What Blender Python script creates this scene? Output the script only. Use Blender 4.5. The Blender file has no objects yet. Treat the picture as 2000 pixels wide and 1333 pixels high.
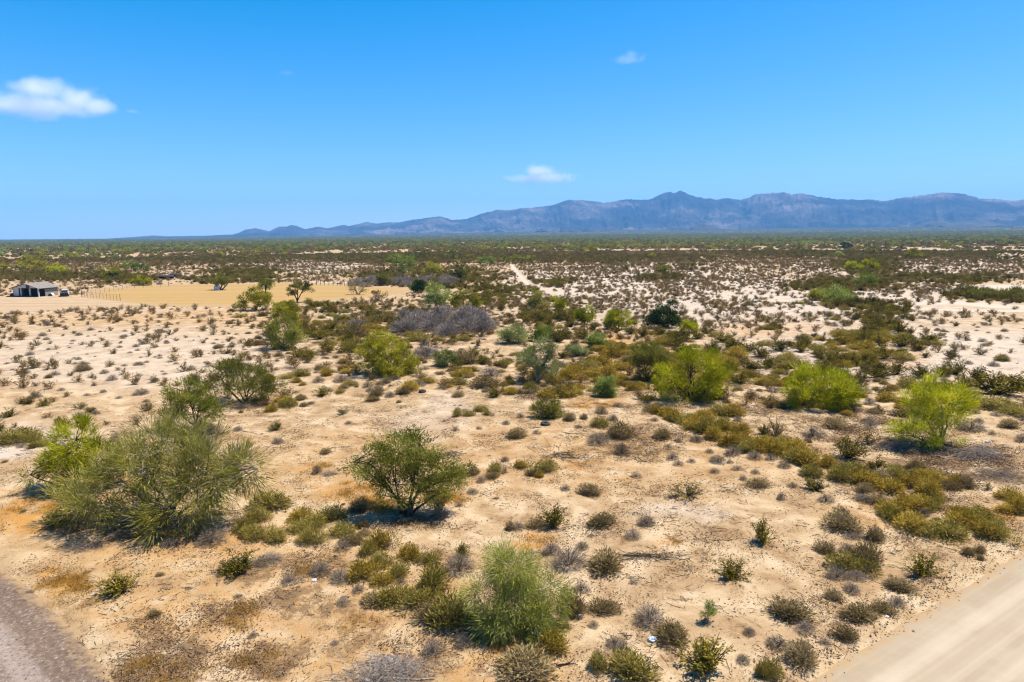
import bpy, math, random
import numpy as np
from mathutils import Vector, Matrix

S = bpy.context.scene
COL = S.collection
R = math.radians

# ------------------------------------------------------------------ camera
CAM_H = 15.0
FPX = 2000 * 24 / 36.0
PITCH = math.atan((666.5 - 459.5) / FPX)
ROLL = R(0.5)
_cp, _sp = math.cos(PITCH), math.sin(PITCH)
_F = np.array([0, _cp, -_sp]); _R0 = np.array([1.0, 0, 0]); _U0 = np.array([0, _sp, _cp])
_R = math.cos(ROLL) * _R0 - math.sin(ROLL) * _U0
_U = math.cos(ROLL) * _U0 + math.sin(ROLL) * _R0
cam = bpy.data.cameras.new('camera'); camo = bpy.data.objects.new('camera', cam); COL.objects.link(camo)
cam.lens = 24; cam.sensor_width = 36; cam.sensor_fit = 'HORIZONTAL'; cam.clip_start = 0.1; cam.clip_end = 120000
camo.matrix_world = Matrix(((_R[0], _U[0], -_F[0], 0), (_R[1], _U[1], -_F[1], 0), (_R[2], _U[2], -_F[2], CAM_H), (0, 0, 0, 1)))
S.camera = camo

# ------------------------------------------------------------------ sky and sun
SUN_AZ, SUN_EL = R(74), R(65)          # azimuth clockwise from +Y (the view direction)
w = bpy.data.worlds.new('World'); S.world = w; w.use_nodes = True
nt = w.node_tree; bg = nt.nodes['Background']
sk = nt.nodes.new('ShaderNodeTexSky'); sk.sky_type = 'NISHITA'; sk.sun_disc = False
sk.sun_elevation = SUN_EL; sk.sun_rotation = SUN_AZ
sk.ozone_density = 3; sk.dust_density = 0.2; sk.air_density = 1.0; sk.altitude = 400
SKY_POW = (1.0, 1.1, 0.9); SKY_GAIN = (0.70, 0.70, 0.88); SKY_OFF = (1.65, 0.0, 0.0)     # one uniform grade of the whole sky: a deeper, more saturated blue
sp = nt.nodes.new('ShaderNodeSeparateColor'); cb = nt.nodes.new('ShaderNodeCombineColor')
nt.links.new(sk.outputs[0], sp.inputs[0])
for i in range(3):
    p = nt.nodes.new('ShaderNodeMath'); p.operation = 'POWER'; p.inputs[1].default_value = SKY_POW[i]
    m = nt.nodes.new('ShaderNodeMath'); m.operation = 'MULTIPLY'
    m.inputs[1].default_value = SKY_GAIN[i] * 10 * 0.1 ** SKY_POW[i]
    q = nt.nodes.new('ShaderNodeMath'); q.operation = 'SUBTRACT'; q.inputs[1].default_value = SKY_OFF[i]
    k = nt.nodes.new('ShaderNodeMath'); k.operation = 'MAXIMUM'; k.inputs[1].default_value = 0.0
    nt.links.new(sp.outputs[i], q.inputs[0]); nt.links.new(q.outputs[0], k.inputs[0]); nt.links.new(k.outputs[0], p.inputs[0]); nt.links.new(p.outputs[0], m.inputs[0]); nt.links.new(m.outputs[0], cb.inputs[i])
nt.links.new(cb.outputs[0], bg.inputs[0]); bg.inputs[1].default_value = 0.1
sd = bpy.data.lights.new('sun', 'SUN'); so = bpy.data.objects.new('sun', sd); COL.objects.link(so)
sd.energy = 5.0; sd.angle = R(0.5); sd.color = (1.0, 0.90, 0.75)
_sv = Vector((math.sin(SUN_AZ) * math.cos(SUN_EL), math.cos(SUN_AZ) * math.cos(SUN_EL), math.sin(SUN_EL)))
so.rotation_euler = _sv.to_track_quat('Z', 'Y').to_euler()
S.view_settings.view_transform = 'Standard'; S.view_settings.look = 'None'
S.view_settings.exposure = 0.95; S.view_settings.gamma = 1.0; S.view_settings.use_curve_mapping = False
S.render.engine = 'CYCLES'
S.cycles.max_bounces = 5; S.cycles.diffuse_bounces = 2; S.cycles.glossy_bounces = 1
S.cycles.transmission_bounces = 2; S.cycles.transparent_max_bounces = 8; S.cycles.volume_bounces = 3
S.cycles.use_denoising = True; S.cycles.denoiser = 'OPENIMAGEDENOISE'; S.cycles.denoising_input_passes = 'RGB_ALBEDO_NORMAL'; S.cycles.denoising_prefilter = 'ACCURATE'
S.cycles.caustics_reflective = False; S.cycles.caustics_refractive = False
S.cycles.filter_width = 1.2

# ------------------------------------------------------------------ projection helpers (photograph pixels 2000 x 1333 <-> ground)
def ray(px, py):
    d = _F + _R * ((px - 1000) / FPX) + _U * ((666.5 - py) / FPX)
    return d
def G(px, py, z=0.0):
    d = ray(px, py); t = (z - CAM_H) / d[2]
    return np.array([d[0] * t, d[1] * t])
def depth_of(x, y, z=0.0):
    return float(np.dot(np.array([x, y, z - CAM_H]), _F))
def proj(x, y, z=0.0):
    vx, vy, vz = x, y, z - CAM_H
    dz = vx * _F[0] + vy * _F[1] + vz * _F[2]
    dz = np.where(dz < 0.3, 0.3, dz)
    return 1000 + FPX * (vx * _R[0] + vy * _R[1] + vz * _R[2]) / dz, 666.5 - FPX * (vx * _U[0] + vy * _U[1] + vz * _U[2]) / dz, dz

# ------------------------------------------------------------------ noise
_prm = np.random.RandomState(7).permutation(4096)
def _hash(ix, iy, s):
    return _prm[(ix + _prm[(iy + s * 57) & 4095]) & 4095] / 4095.0
def vnoise(x, y, s=0):
    x = np.asarray(x, float); y = np.asarray(y, float)
    ix = np.floor(x).astype(np.int64); iy = np.floor(y).astype(np.int64)
    fx = x - ix; fy = y - iy; fx = fx * fx * fx * (fx * (6 * fx - 15) + 10); fy = fy * fy * fy * (fy * (6 * fy - 15) + 10)
    a = _hash(ix, iy, s); b = _hash(ix + 1, iy, s); c = _hash(ix, iy + 1, s); d = _hash(ix + 1, iy + 1, s)
    return (a + (b - a) * fx) * (1 - fy) + (c + (d - c) * fx) * fy
def fbm(x, y, o=4, s=0, gain=0.5):
    v = 0; amp = 1; tot = 0
    for i in range(o):
        v = v + amp * vnoise(x * 2 ** i + 17.3 * i, y * 2 ** i - 9.1 * i, s + i); tot += amp; amp *= gain
    return v / tot
def sstep(a, b, x):
    t = np.clip((x - a) / (b - a), 0, 1); return t * t * (3 - 2 * t)

# ------------------------------------------------------------------ mesh helpers
def mesh_np(name, v, f, mat, tint=None, smooth=False):
    me = bpy.data.meshes.new(name)
    v = np.asarray(v, np.float32); f = np.asarray(f, np.int32)
    k = f.shape[1]
    me.vertices.add(len(v)); me.vertices.foreach_set('co', v.ravel())
    me.loops.add(f.size); me.loops.foreach_set('vertex_index', f.ravel())
    me.polygons.add(len(f)); me.polygons.foreach_set('loop_start', np.arange(0, f.size, k, dtype=np.int32))
    if tint is not None:
        a = me.attributes.new('tint', 'FLOAT', 'POINT'); a.data.foreach_set('value', np.asarray(tint, np.float32))
    me.polygons.foreach_set('use_smooth', np.full(len(f), bool(smooth)))
    me.update(); me.validate()
    for m in (mat if isinstance(mat, (list, tuple)) else [mat]): me.materials.append(m)
    return me
def add(name, me, parent=None, loc=None, **props):
    o = bpy.data.objects.new(name, me); COL.objects.link(o)
    if parent: o.parent = parent
    if loc is not None: o.location = loc
    for k, v in props.items(): o[k] = v
    return o
def empty(name, loc, rz=0, **props):
    o = bpy.data.objects.new(name, None); COL.objects.link(o); o.location = loc; o.rotation_euler = (0, 0, rz)
    o.empty_display_size = 0.3
    for k, v in props.items():
        if v: o[k] = v
    return o
class MB:
    """collects triangles (numpy chunks) with a tint and a material index"""
    def __init__(s): s.v = []; s.f = []; s.t = []; s.m = []; s.n = 0
    def put(s, v, f, t=0.5, m=0):
        v = np.asarray(v, float).reshape(-1, 3); f = np.asarray(f, np.int64).reshape(-1, 3)
        s.v.append(v); s.f.append(f + s.n); s.n += len(v)
        s.t.append(np.broadcast_to(np.asarray(t, float), (len(v),))); s.m.append(np.full(len(f), m))
    def mesh(s, name, mat, smooth=False):
        me = mesh_np(name, np.concatenate(s.v), np.concatenate(s.f), mat, np.concatenate(s.t), smooth)
        mi = np.concatenate(s.m).astype(np.int32)
        if mi.any(): me.polygons.foreach_set('material_index', mi)
        return me
    def tube(s, pts, rad, sides=4, t=0.5, m=0):
        pts = np.asarray(pts, float); n = len(pts); rad = np.broadcast_to(rad, (n,))
        tan = np.gradient(pts, axis=0); tan /= np.linalg.norm(tan, axis=1, keepdims=True) + 1e-9
        ref = np.array([0.31, 0.17, 0.93]) if abs(tan[0, 2]) < .8 else np.array([1.0, .1, 0])
        a = np.cross(tan, ref); a /= np.linalg.norm(a, axis=1, keepdims=True) + 1e-9; b = np.cross(tan, a)
        th = np.arange(sides) / sides * 2 * np.pi
        ring = pts[:, None] + rad[:, None, None] * (np.cos(th)[None, :, None] * a[:, None] + np.sin(th)[None, :, None] * b[:, None])
        i = np.arange(n - 1)[:, None] * sides; j = np.arange(sides)[None]; k = (j + 1) % sides
        q = np.stack([i + j, i + k, i + sides + k, i + sides + j], -1).reshape(-1, 4)
        s.put(ring.reshape(-1, 3), np.concatenate([q[:, [0, 1, 2]], q[:, [0, 2, 3]]]), t, m)
    def blades(s, P, D, L, W, rng, t=0.5, m=0):
        n = len(P); r = rng.normal(size=(n, 3)); sd_ = np.cross(D, r); sd_ /= np.linalg.norm(sd_, axis=1, keepdims=True) + 1e-9
        L = np.broadcast_to(L, (n,))[:, None]; W = np.broadcast_to(W, (n,))[:, None] * .5
        v = np.stack([P - sd_ * W, P + sd_ * W, P + D * L], 1).reshape(-1, 3)
        s.put(v, np.arange(3 * n).reshape(-1, 3), np.repeat(np.broadcast_to(t, (n,)), 3), m)
    def leaves(s, P, D, L, W, rng, t=0.5, m=0):
        """small pointed rhombic leaves"""
        n = len(P); r = rng.normal(size=(n, 3)); sd_ = np.cross(D, r); sd_ /= np.linalg.norm(sd_, axis=1, keepdims=True) + 1e-9
        L = np.broadcast_to(L, (n,))[:, None]; W = np.broadcast_to(W, (n,))[:, None] * .5
        v = np.stack([P, P + D * L * .5 + sd_ * W, P + D * L, P + D * L * .5 - sd_ * W], 1).reshape(-1, 3)
        b = np.arange(n)[:, None] * 4
        s.put(v, np.concatenate([b + [0, 1, 2], b + [0, 2, 3]]), np.repeat(np.broadcast_to(t, (n,)), 4), m)
    def box(s, c, sz, rz=0, t=0.5, m=0, taper=1.0):
        x, y, z = np.array(sz) / 2
        v = np.array([[sx * x * (taper if k else 1), sy * y * (taper if k else 1), (z if k else -z)] for k in (0, 1) for sx, sy in ((-1, -1), (1, -1), (1, 1), (-1, 1))])
        ca, sa = math.cos(rz), math.sin(rz)
        v = v @ np.array([[ca, sa, 0], [-sa, ca, 0], [0, 0, 1]]) + np.array(c)
        q = [[0, 3, 2, 1], [4, 5, 6, 7], [0, 1, 5, 4], [1, 2, 6, 5], [2, 3, 7, 6], [3, 0, 4, 7]]
        s.put(v, [x_ for a in q for x_ in ([a[0], a[1], a[2]], [a[0], a[2], a[3]])], t, m)
    def prism(s, poly, d, t=0.5, m=0):
        """closed prism: planar polygon (convex, 3-D points) pushed by vector d"""
        p = np.asarray(poly, float); n = len(p); v = np.concatenate([p, p + np.asarray(d, float)])
        f = [[0, i + 1, i] for i in range(1, n - 1)] + [[n, n + i, n + i + 1] for i in range(1, n - 1)]
        for i in range(n):
            j = (i + 1) % n; f += [[i, j, n + j], [i, n + j, n + i]]
        s.put(v, f, t, m)
def norm(a): return a / (np.linalg.norm(a, axis=-1, keepdims=True) + 1e-9)

# ------------------------------------------------------------------ materials
def new_mat(name):
    m = bpy.data.materials.new(name); m.use_nodes = True; nt = m.node_tree
    for n in list(nt.nodes): nt.nodes.remove(n)
    out = nt.nodes.new('ShaderNodeOutputMaterial')
    return m, nt, out
def N(nt, kind, **kw):
    n = nt.nodes.new(kind)
    for k, v in kw.items():
        if isinstance(k, str) and k.startswith('i_'): n.inputs[int(k[2:])].default_value = v
        else: setattr(n, k, v)
    return n
def ramp(nt, fac, stops):
    r = nt.nodes.new('ShaderNodeValToRGB'); cr = r.color_ramp
    while len(cr.elements) < len(stops): cr.elements.new(0.5)
    for e, (p, c) in zip(cr.elements, stops): e.position = p; e.color = (*c, 1) if len(c) == 3 else c
    nt.links.new(fac, r.inputs[0]); return r.outputs[0]
def mixc(nt, fac, a, b, mode='MIX'):
    m = nt.nodes.new('ShaderNodeMix'); m.data_type = 'RGBA'; m.blend_type = mode
    for sock, v in ((m.inputs[0], fac), (m.inputs[6], a), (m.inputs[7], b)):
        if hasattr(v, 'is_linked') or hasattr(v, 'links'): nt.links.new(v, sock)
        elif isinstance(v, (int, float)): sock.default_value = v
        else: sock.default_value = (*v, 1)
    return m.outputs[2]
def mathn(nt, op, a, b=0.0, clamp=False):
    m = nt.nodes.new('ShaderNodeMath'); m.operation = op; m.use_clamp = clamp
    for i, v in enumerate((a, b)):
        if hasattr(v, 'links'): nt.links.new(v, m.inputs[i])
        else: m.inputs[i].default_value = v
    return m.outputs[0]
def noise(nt, vec, scale, detail=4, rough=0.55, dist=0.0):
    n = nt.nodes.new('ShaderNodeTexNoise'); n.inputs['Scale'].default_value = scale; n.inputs['Detail'].default_value = detail
    n.inputs['Roughness'].default_value = rough; n.inputs['Distortion'].default_value = dist
    if vec is not None: nt.links.new(vec, n.inputs['Vector'])
    return n.outputs[0]
def foliage_mat(name, a, b, c, trans=0.3, var=0.5):
    """leaf colour: from dark to light by a random per-leaf tint, shifted a little per plant"""
    m, nt, out = new_mat(name)
    at = N(nt, 'ShaderNodeAttribute', attribute_name='tint'); oi = N(nt, 'ShaderNodeObjectInfo')
    f = mathn(nt, 'ADD', at.outputs['Fac'], mathn(nt, 'MULTIPLY', mathn(nt, 'SUBTRACT', oi.outputs['Random'], 0.5), var), True)
    col = ramp(nt, f, ((0.0, a), (0.5, b), (1.0, c)))
    d = N(nt, 'ShaderNodeBsdfDiffuse'); t = N(nt, 'ShaderNodeBsdfTranslucent'); x = N(nt, 'ShaderNodeMixShader', i_0=trans)
    nt.links.new(col, d.inputs[0]); nt.links.new(col, t.inputs[0])
    nt.links.new(d.outputs[0], x.inputs[1]); nt.links.new(t.outputs[0], x.inputs[2]); nt.links.new(x.outputs[0], out.inputs[0])
    return m
def plain(name, c, rough=0.8, c2=None, scale=3.0, bump=0.0, spec=0.3, metal=0.0):
    m, nt, out = new_mat(name); b = N(nt, 'ShaderNodeBsdfPrincipled')
    b.inputs['Roughness'].default_value = rough; b.inputs['Specular IOR Level'].default_value = spec; b.inputs['Metallic'].default_value = metal
    tc = N(nt, 'ShaderNodeTexCoord')
    n = noise(nt, tc.outputs['Object'], scale, 5)
    col = ramp(nt, n, ((0.35, c), (0.65, c2 or tuple(x * .82 for x in c))))
    nt.links.new(col, b.inputs['Base Color'])
    if bump:
        bp = N(nt, 'ShaderNodeBump'); bp.inputs['Strength'].default_value = bump; nt.links.new(n, bp.inputs['Height']); nt.links.new(bp.outputs[0], b.inputs['Normal'])
    nt.links.new(b.outputs[0], out.inputs[0]); return m

M = {}
M['lime'] = foliage_mat('lime_twigs', (.14, .15, .004), (.37, .372, .010), (.56, .53, .035), .4)
M['feather'] = foliage_mat('feathery_shoots', (.17, .185, .028), (.34, .355, .06), (.50, .50, .13), .45)
M['yellowgreen'] = foliage_mat('yellow_green_twigs', (.13, .125, .008), (.27, .255, .014), (.42, .38, .035), .4)
M['olive'] = foliage_mat('olive_twigs', (.08, .082, .012), (.165, .16, .025), (.27, .245, .055), .35)
M['mesquite'] = foliage_mat('mesquite_leaves', (.085, .098, .012), (.19, .20, .025), (.33, .315, .06), .4)
M['greygreen'] = foliage_mat('grey_green_twigs', (.095, .092, .012), (.215, .203, .030), (.39, .355, .08), .4)
M['softgreen'] = foliage_mat('soft_green_twigs', (.12, .155, .022), (.235, .285, .05), (.36, .40, .12), .4)
M['bluegreen'] = foliage_mat('blue_green_twigs', (.12, .14, .04), (.235, .265, .08), (.36, .38, .15), .45)
M['darkgreen'] = foliage_mat('dark_green_leaves', (.012, .03, .006), (.03, .062, .01), (.06, .11, .02), .2)
M['creo_olive'] = foliage_mat('creosote_leaves', (.065, .056, .006), (.145, .12, .014), (.28, .215, .035), .25)
M['creo_mid'] = foliage_mat('tired_creosote_leaves', (.08, .058, .014), (.17, .125, .030), (.28, .21, .065), .3)
M['deadpale'] = foliage_mat('mauve_grey_twigs', (.105, .085, .070), (.205, .170, .142), (.34, .295, .25), .15)
M['creo_brown'] = foliage_mat('dry_creosote_leaves', (.10, .058, .013), (.21, .128, .036), (.33, .215, .08), .25)
M['burs_gold'] = foliage_mat('golden_bursage_leaves', (.15, .10, .012), (.32, .22, .028), (.50, .36, .07), .35)
M['burs_olive'] = foliage_mat('olive_bursage_leaves', (.12, .098, .016), (.26, .21, .04), (.42, .335, .09), .35)
M['burs_tan'] = foliage_mat('tan_bursage_leaves', (.11, .078, .03), (.235, .17, .07), (.38, .29, .15), .3)
M['dead'] = foliage_mat('dead_twigs', (.075, .058, .042), (.16, .127, .095), (.29, .24, .19), .1)
M['deadlight'] = foliage_mat('bleached_twigs', (.14, .115, .10), (.25, .215, .19), (.40, .36, .32), .1)
M['bark'] = foliage_mat('dark_bark', (.028, .021, .016), (.06, .046, .035), (.11, .085, .065), 0)
M['palebark'] = foliage_mat('pale_bark', (.12, .10, .075), (.22, .19, .15), (.36, .32, .27), 0)
M['greenbark'] = foliage_mat('green_bark', (.10, .11, .03), (.19, .20, .06), (.30, .30, .12), 0)
M['drygrass'] = foliage_mat('dry_golden_grass', (.20, .095, .010), (.38, .205, .028), (.55, .34, .08), .35)
M['litter'] = foliage_mat('dead_leaf_litter', (.06, .035, .02), (.13, .08, .045), (.22, .15, .09), 0)
M['pebble'] = foliage_mat('pebbles', (.14, .10, .065), (.28, .21, .14), (.44, .36, .27), 0)

# ------------------------------------------------------------------ terrain height
def poly_sd(poly, x, y):
    """signed distance to an open polyline; positive on its right-hand side"""
    best = np.full(np.shape(x), 1e9); sgn = np.ones(np.shape(x))
    for (ax, ay), (bx, by) in zip(poly[:-1], poly[1:]):
        dx, dy = bx - ax, by - ay; L2 = dx * dx + dy * dy
        t = np.clip(((x - ax) * dx + (y - ay) * dy) / L2, 0, 1)
        d = np.hypot(x - ax - t * dx, y - ay - t * dy)
        c = (x - ax) * dy - (y - ay) * dx
        sgn = np.where(d < best, np.where(c >= 0, 1.0, -1.0), sgn); best = np.minimum(best, d)
    return best * sgn
_a, _b = G(1556, 1330), G(1990, 1072); _dir = (_b - _a) / np.linalg.norm(_b - _a)
ROAD_E = [tuple(_a - _dir * 60), tuple(_b + _dir * 500)]                       # its left edge, going away; road on the right
GRAV_E = [tuple(G(*p)) for p in ((380, 1560), (300, 1430), (240, 1333), (212, 1290), (165, 1235), (110, 1180), (48, 1128), (0, 1098), (-120, 1040), (-420, 930))]  # road on the left when going away
def road_d(x, y): return poly_sd(ROAD_E, x, y)
def grav_d(x, y): return -poly_sd(GRAV_E, x, y)
def bajada(x, y):
    r = np.hypot(x, y); az = np.degrees(np.arctan2(x, np.maximum(y, 1)))
    return sstep(2500, 9300, r) * (12 + 52 * sstep(-28, 10, az)) * (np.asarray(y) > 0)
def H(x, y):
    x = np.asarray(x, float); y = np.asarray(y, float); r = np.hypot(x, y)
    wob = (fbm(x / 1.3, y / 1.3, 3, 40) - .5) * 0.5
    rd = road_d(x, y) + wob * 2.0; gd = grav_d(x, y) + wob
    h = (fbm(x / 14, y / 14, 3, 1) - .5) * 0.6 * (1 - sstep(90, 190, r)) + (fbm(x / 2.2, y / 2.2, 3, 5) - .5) * .13 * (1 - sstep(60, 150, r))
    h = h + (fbm(x / .5, y / .5, 2, 9) - .5) * .05 * (1 - sstep(25, 60, r))
    for d, berm in ((rd, .10), (gd, .05)):
        inside = sstep(-0.15, 0.35, d)
        h = h * (1 - .8 * sstep(-4, -0.3, d)) * (1 - inside) - .06 * inside
        h = h + berm * np.exp(-((d + .55) / .35) ** 2) * (.4 + 1.2 * vnoise(x * .9, y * .9, 31))
    return h + bajada(x, y)
def P3(px, py):
    g = G(px, py); return np.array([g[0], g[1], float(H(g[0], g[1]))])

# ------------------------------------------------------------------ ground zones (real soil / litter differences), given as ellipses of the photograph laid on the ground
def ell(px, py, lst):
    v = np.zeros(np.shape(px))
    for cx, cy, rx, ry, k in lst:
        d = np.sqrt(((px - cx) / rx) ** 2 + ((py - cy) / ry) ** 2)
        v = np.maximum(v, k * (1 - sstep(.45, 1.15, d)))
    return v
Z_PALE = [(1500, 590, 560, 62, .85), (1750, 690, 420, 70, .8), (1950, 690, 250, 60, .8), (1250, 555, 330, 50, .9), (250, 700, 420, 70, .55), (80, 860, 120, 40, .55), (15, 886, 45, 14, 1),
          (150, 600, 260, 18, .45), (60, 590, 110, 12, .8), (600, 515, 140, 22, .7), (1780, 520, 330, 40, .7), (860, 1010, 40, 20, .3), (1340, 1000, 120, 22, .5), (840, 830, 110, 40, .35), (870, 790, 60, 25, .45), (660, 612, 50, 10, .6)]
Z_ORANGE = [(60, 1010, 110, 60, .9), (600, 905, 60, 12, .7), (690, 960, 90, 40, .75), (735, 985, 40, 25, 1), (870, 975, 60, 16, .8), (1050, 1055, 50, 14, 1), (1310, 1060, 40, 14, .7), (130, 1140, 70, 35, .9),
            (1000, 1300, 140, 60, .5), (520, 1290, 90, 30, .5), (400, 1200, 260, 80, .45), (1165, 790, 60, 18, .6), (1200, 680, 60, 35, .8), (1500, 640, 120, 30, .35), (1300, 720, 140, 50, .5), (1750, 668, 40, 12, .6), (1740, 700, 90, 20, .6),
            (985, 1245, 60, 30, .9), (620, 1105, 60, 30, .6), (1700, 1010, 120, 40, .3), (900, 900, 900, 90, .28), (350, 1060, 300, 60, .5), (180, 960, 120, 60, .6), (620, 1260, 260, 60, .45), (1130, 903, 40, 8, .8), (300, 620, 320, 20, .3), (500, 1150, 500, 130, .30), (1590, 770, 50, 18, .6), (1960, 1000, 60, 30, .5)]
Z_LITTER = [(320, 1310, 130, 60, 1), (520, 1280, 100, 40, 1), (700, 1240, 130, 30, .6), (560, 1180, 140, 40, .75), (610, 1110, 110, 30, .7), (480, 1120, 70, 35, .7), (440, 1200, 60, 30, .7), (300, 1230, 60, 30, .55), (150, 1150, 60, 40, .6), (900, 1220, 100, 50, .5),
            (780, 1300, 130, 50, .7), (1000, 1290, 80, 40, .6), (250, 1030, 180, 35, .9), (800, 1015, 90, 25, .7), (1850, 910, 180, 55, .85), (1700, 850, 200, 50, .55), (1260, 1270, 110, 50, .5), (1590, 1200, 120, 60, .4), (1280, 720, 180, 60, .5),
            (1100, 900, 60, 20, .45), (1250, 870, 140, 40, .4), (880, 650, 110, 40, .7), (700, 700, 260, 40, .35), (1050, 770, 60, 14, .6), (1750, 930, 140, 60, .4), (1780, 1070, 140, 35, .35), (1150, 720, 160, 60, .7), (1400, 720, 200, 50, .7), (1650, 700, 200, 60, .5), (600, 690, 160, 50, .5), (760, 640, 200, 40, .5), (1560, 820, 200, 60, .45), (1780, 960, 160, 60, .55), (1280, 1010, 300, 120, .12), (750, 745, 70, 10, .5), (380, 845, 70, 20, .5), (480, 795, 80, 14, .5)]
def zones(x, y):
    px, py, dz = proj(x, y, 0.0)
    q = np.clip(dz, 8, 60) / 30; wx = (fbm(x / 2.1, y / 2.1, 4, 21) - .5) * 110 / q; wy = (fbm(x / 2.1 + 50, y / 2.1, 4, 25) - .5) * 60 / q ** 2
    px = px + wx; py0 = py; py = py + np.where(py > 700, wy, 0)
    far = sstep(488, 466, py0)
    return np.stack([ell(px, py, Z_PALE), ell(px, py, Z_ORANGE), ell(px, py, Z_LITTER), far], -1)

def ground_mat():
    m, nt, out = new_mat('desert_soil')
    ge = N(nt, 'ShaderNodeNewGeometry'); pos = ge.outputs['Position']
    za = N(nt, 'ShaderNodeAttribute', attribute_name='zone'); sx = N(nt, 'ShaderNodeSeparateColor'); nt.links.new(za.outputs['Color'], sx.inputs[0])
    pale, orange, lit, far = sx.outputs[0], sx.outputs[1], sx.outputs[2], za.outputs['Alpha']
    n_big = noise(nt, pos, .05, 4); n_mid = noise(nt, pos, .45, 6, .62, .4); n_sml = noise(nt, pos, 3.2, 6, .7); n_fine = noise(nt, pos, 14, 4, .7)
    c = ramp(nt, n_big, ((.35, (.352, .253, .140)), (.65, (.39, .29, .178))))
    c = mixc(nt, ramp(nt, n_mid, ((.42, (0, 0, 0)), (.66, (1, 1, 1)))), c, (.26, .165, .084))
    whit = mathn(nt, 'MULTIPLY', ramp(nt, n_mid, ((.30, (1, 1, 1)), (.48, (0, 0, 0)))), .65)
    c = mixc(nt, whit, c, (.47, .375, .26))
    pf = mathn(nt, 'MULTIPLY', pale, ramp(nt, n_sml, ((.25, (.55, .55, .55)), (.6, (1, 1, 1)))))
    c = mixc(nt, pf, c, (.42, .36, .298))
    of = mathn(nt, 'MULTIPLY', orange, ramp(nt, noise(nt, pos, .9, 6, .65, .5), ((.34, (0, 0, 0)), (.56, (.95, .95, .95)))))
    c = mixc(nt, of, c, (.36, .178, .036))
    # leaf litter: patchy dark brown crumbs
    lth = mathn(nt, 'ADD', mathn(nt, 'MULTIPLY', lit, .17), mathn(nt, 'MULTIPLY', n_mid, .45))
    n_cr = noise(nt, pos, 1.5, 10, .86, .8)
    ls = mathn(nt, 'SUBTRACT', mathn(nt, 'ADD', lth, n_cr), .785)
    lf = mathn(nt, 'MULTIPLY', mathn(nt, 'MULTIPLY', ls, 11.0, True), .88)
    c = mixc(nt, lf, c, mixc(nt, n_fine, (.11, .064, .032), (.19, .118, .06)))
    # dark and light grit everywhere
    g = noise(nt, pos, 9, 3, .8)
    c = mixc(nt, mathn(nt, 'MULTIPLY', mathn(nt, 'MULTIPLY', mathn(nt, 'SUBTRACT', g, .60), 12, True), .6), c, (.10, .062, .036))
    c = mixc(nt, mathn(nt, 'MULTIPLY', mathn(nt, 'MULTIPLY', mathn(nt, 'SUBTRACT', .385, g), 12, True), .5), c, (.48, .39, .28))
    # the far plain: closed low scrub cover
    fc = ramp(nt, noise(nt, pos, .02, 5, .7), ((.35, (.10, .085, .028)), (.5, (.075, .078, .024)), (.68, (.17, .125, .06))))
    c = mixc(nt, mathn(nt, 'MULTIPLY', far, .93), c, fc)
    b = N(nt, 'ShaderNodeBsdfPrincipled'); b.inputs['Roughness'].default_value = .95; b.inputs['Specular IOR Level'].default_value = .1
    nt.links.new(c, b.inputs['Base Color'])
    hh = mathn(nt, 'ADD', n_sml, mathn(nt, 'MULTIPLY', n_fine, .35))
    bp = N(nt, 'ShaderNodeBump'); bp.inputs['Strength'].default_value = .55; bp.inputs['Distance'].default_value = .12
    nt.links.new(hh, bp.inputs['Height']); nt.links.new(bp.outputs[0], b.inputs['Normal']); nt.links.new(b.outputs[0], out.inputs[0])
    return m
M['soil'] = ground_mat()

def grid_faces(nr, na, wrap=False):
    i = np.arange(nr - 1)[:, None]; j = np.arange(na if wrap else na - 1)[None]; k = (j + 1) % na
    return np.stack([i * na + j, (i + 1) * na + j, (i + 1) * na + k, i * na + k], -1).reshape(-1, 4)
# ground: one sheet round the camera out past the mountains
rr = [0.5]
while rr[-1] < 13000: rr.append(rr[-1] * (1.013 if 10 < rr[-1] < 260 else 1.06))
rr = np.array(rr)
ang = np.concatenate([np.arange(-52, 52, .2), np.arange(52, 308, 3.0)]); ang = np.radians(ang)
gx = rr[:, None] * np.sin(ang); gy = rr[:, None] * np.cos(ang)
gv = np.stack([gx, gy, H(gx, gy)], -1).reshape(-1, 3)
gme = mesh_np('ground', gv, grid_faces(len(rr), len(ang), True), M['soil'], smooth=True)
za = gme.attributes.new('zone', 'FLOAT_COLOR', 'POINT'); za.data.foreach_set('color', zones(gv[:, 0], gv[:, 1]).astype(np.float32).ravel())
add('ground', gme, kind='structure', label='pale sandy desert ground with bare soil and brown litter')

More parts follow.
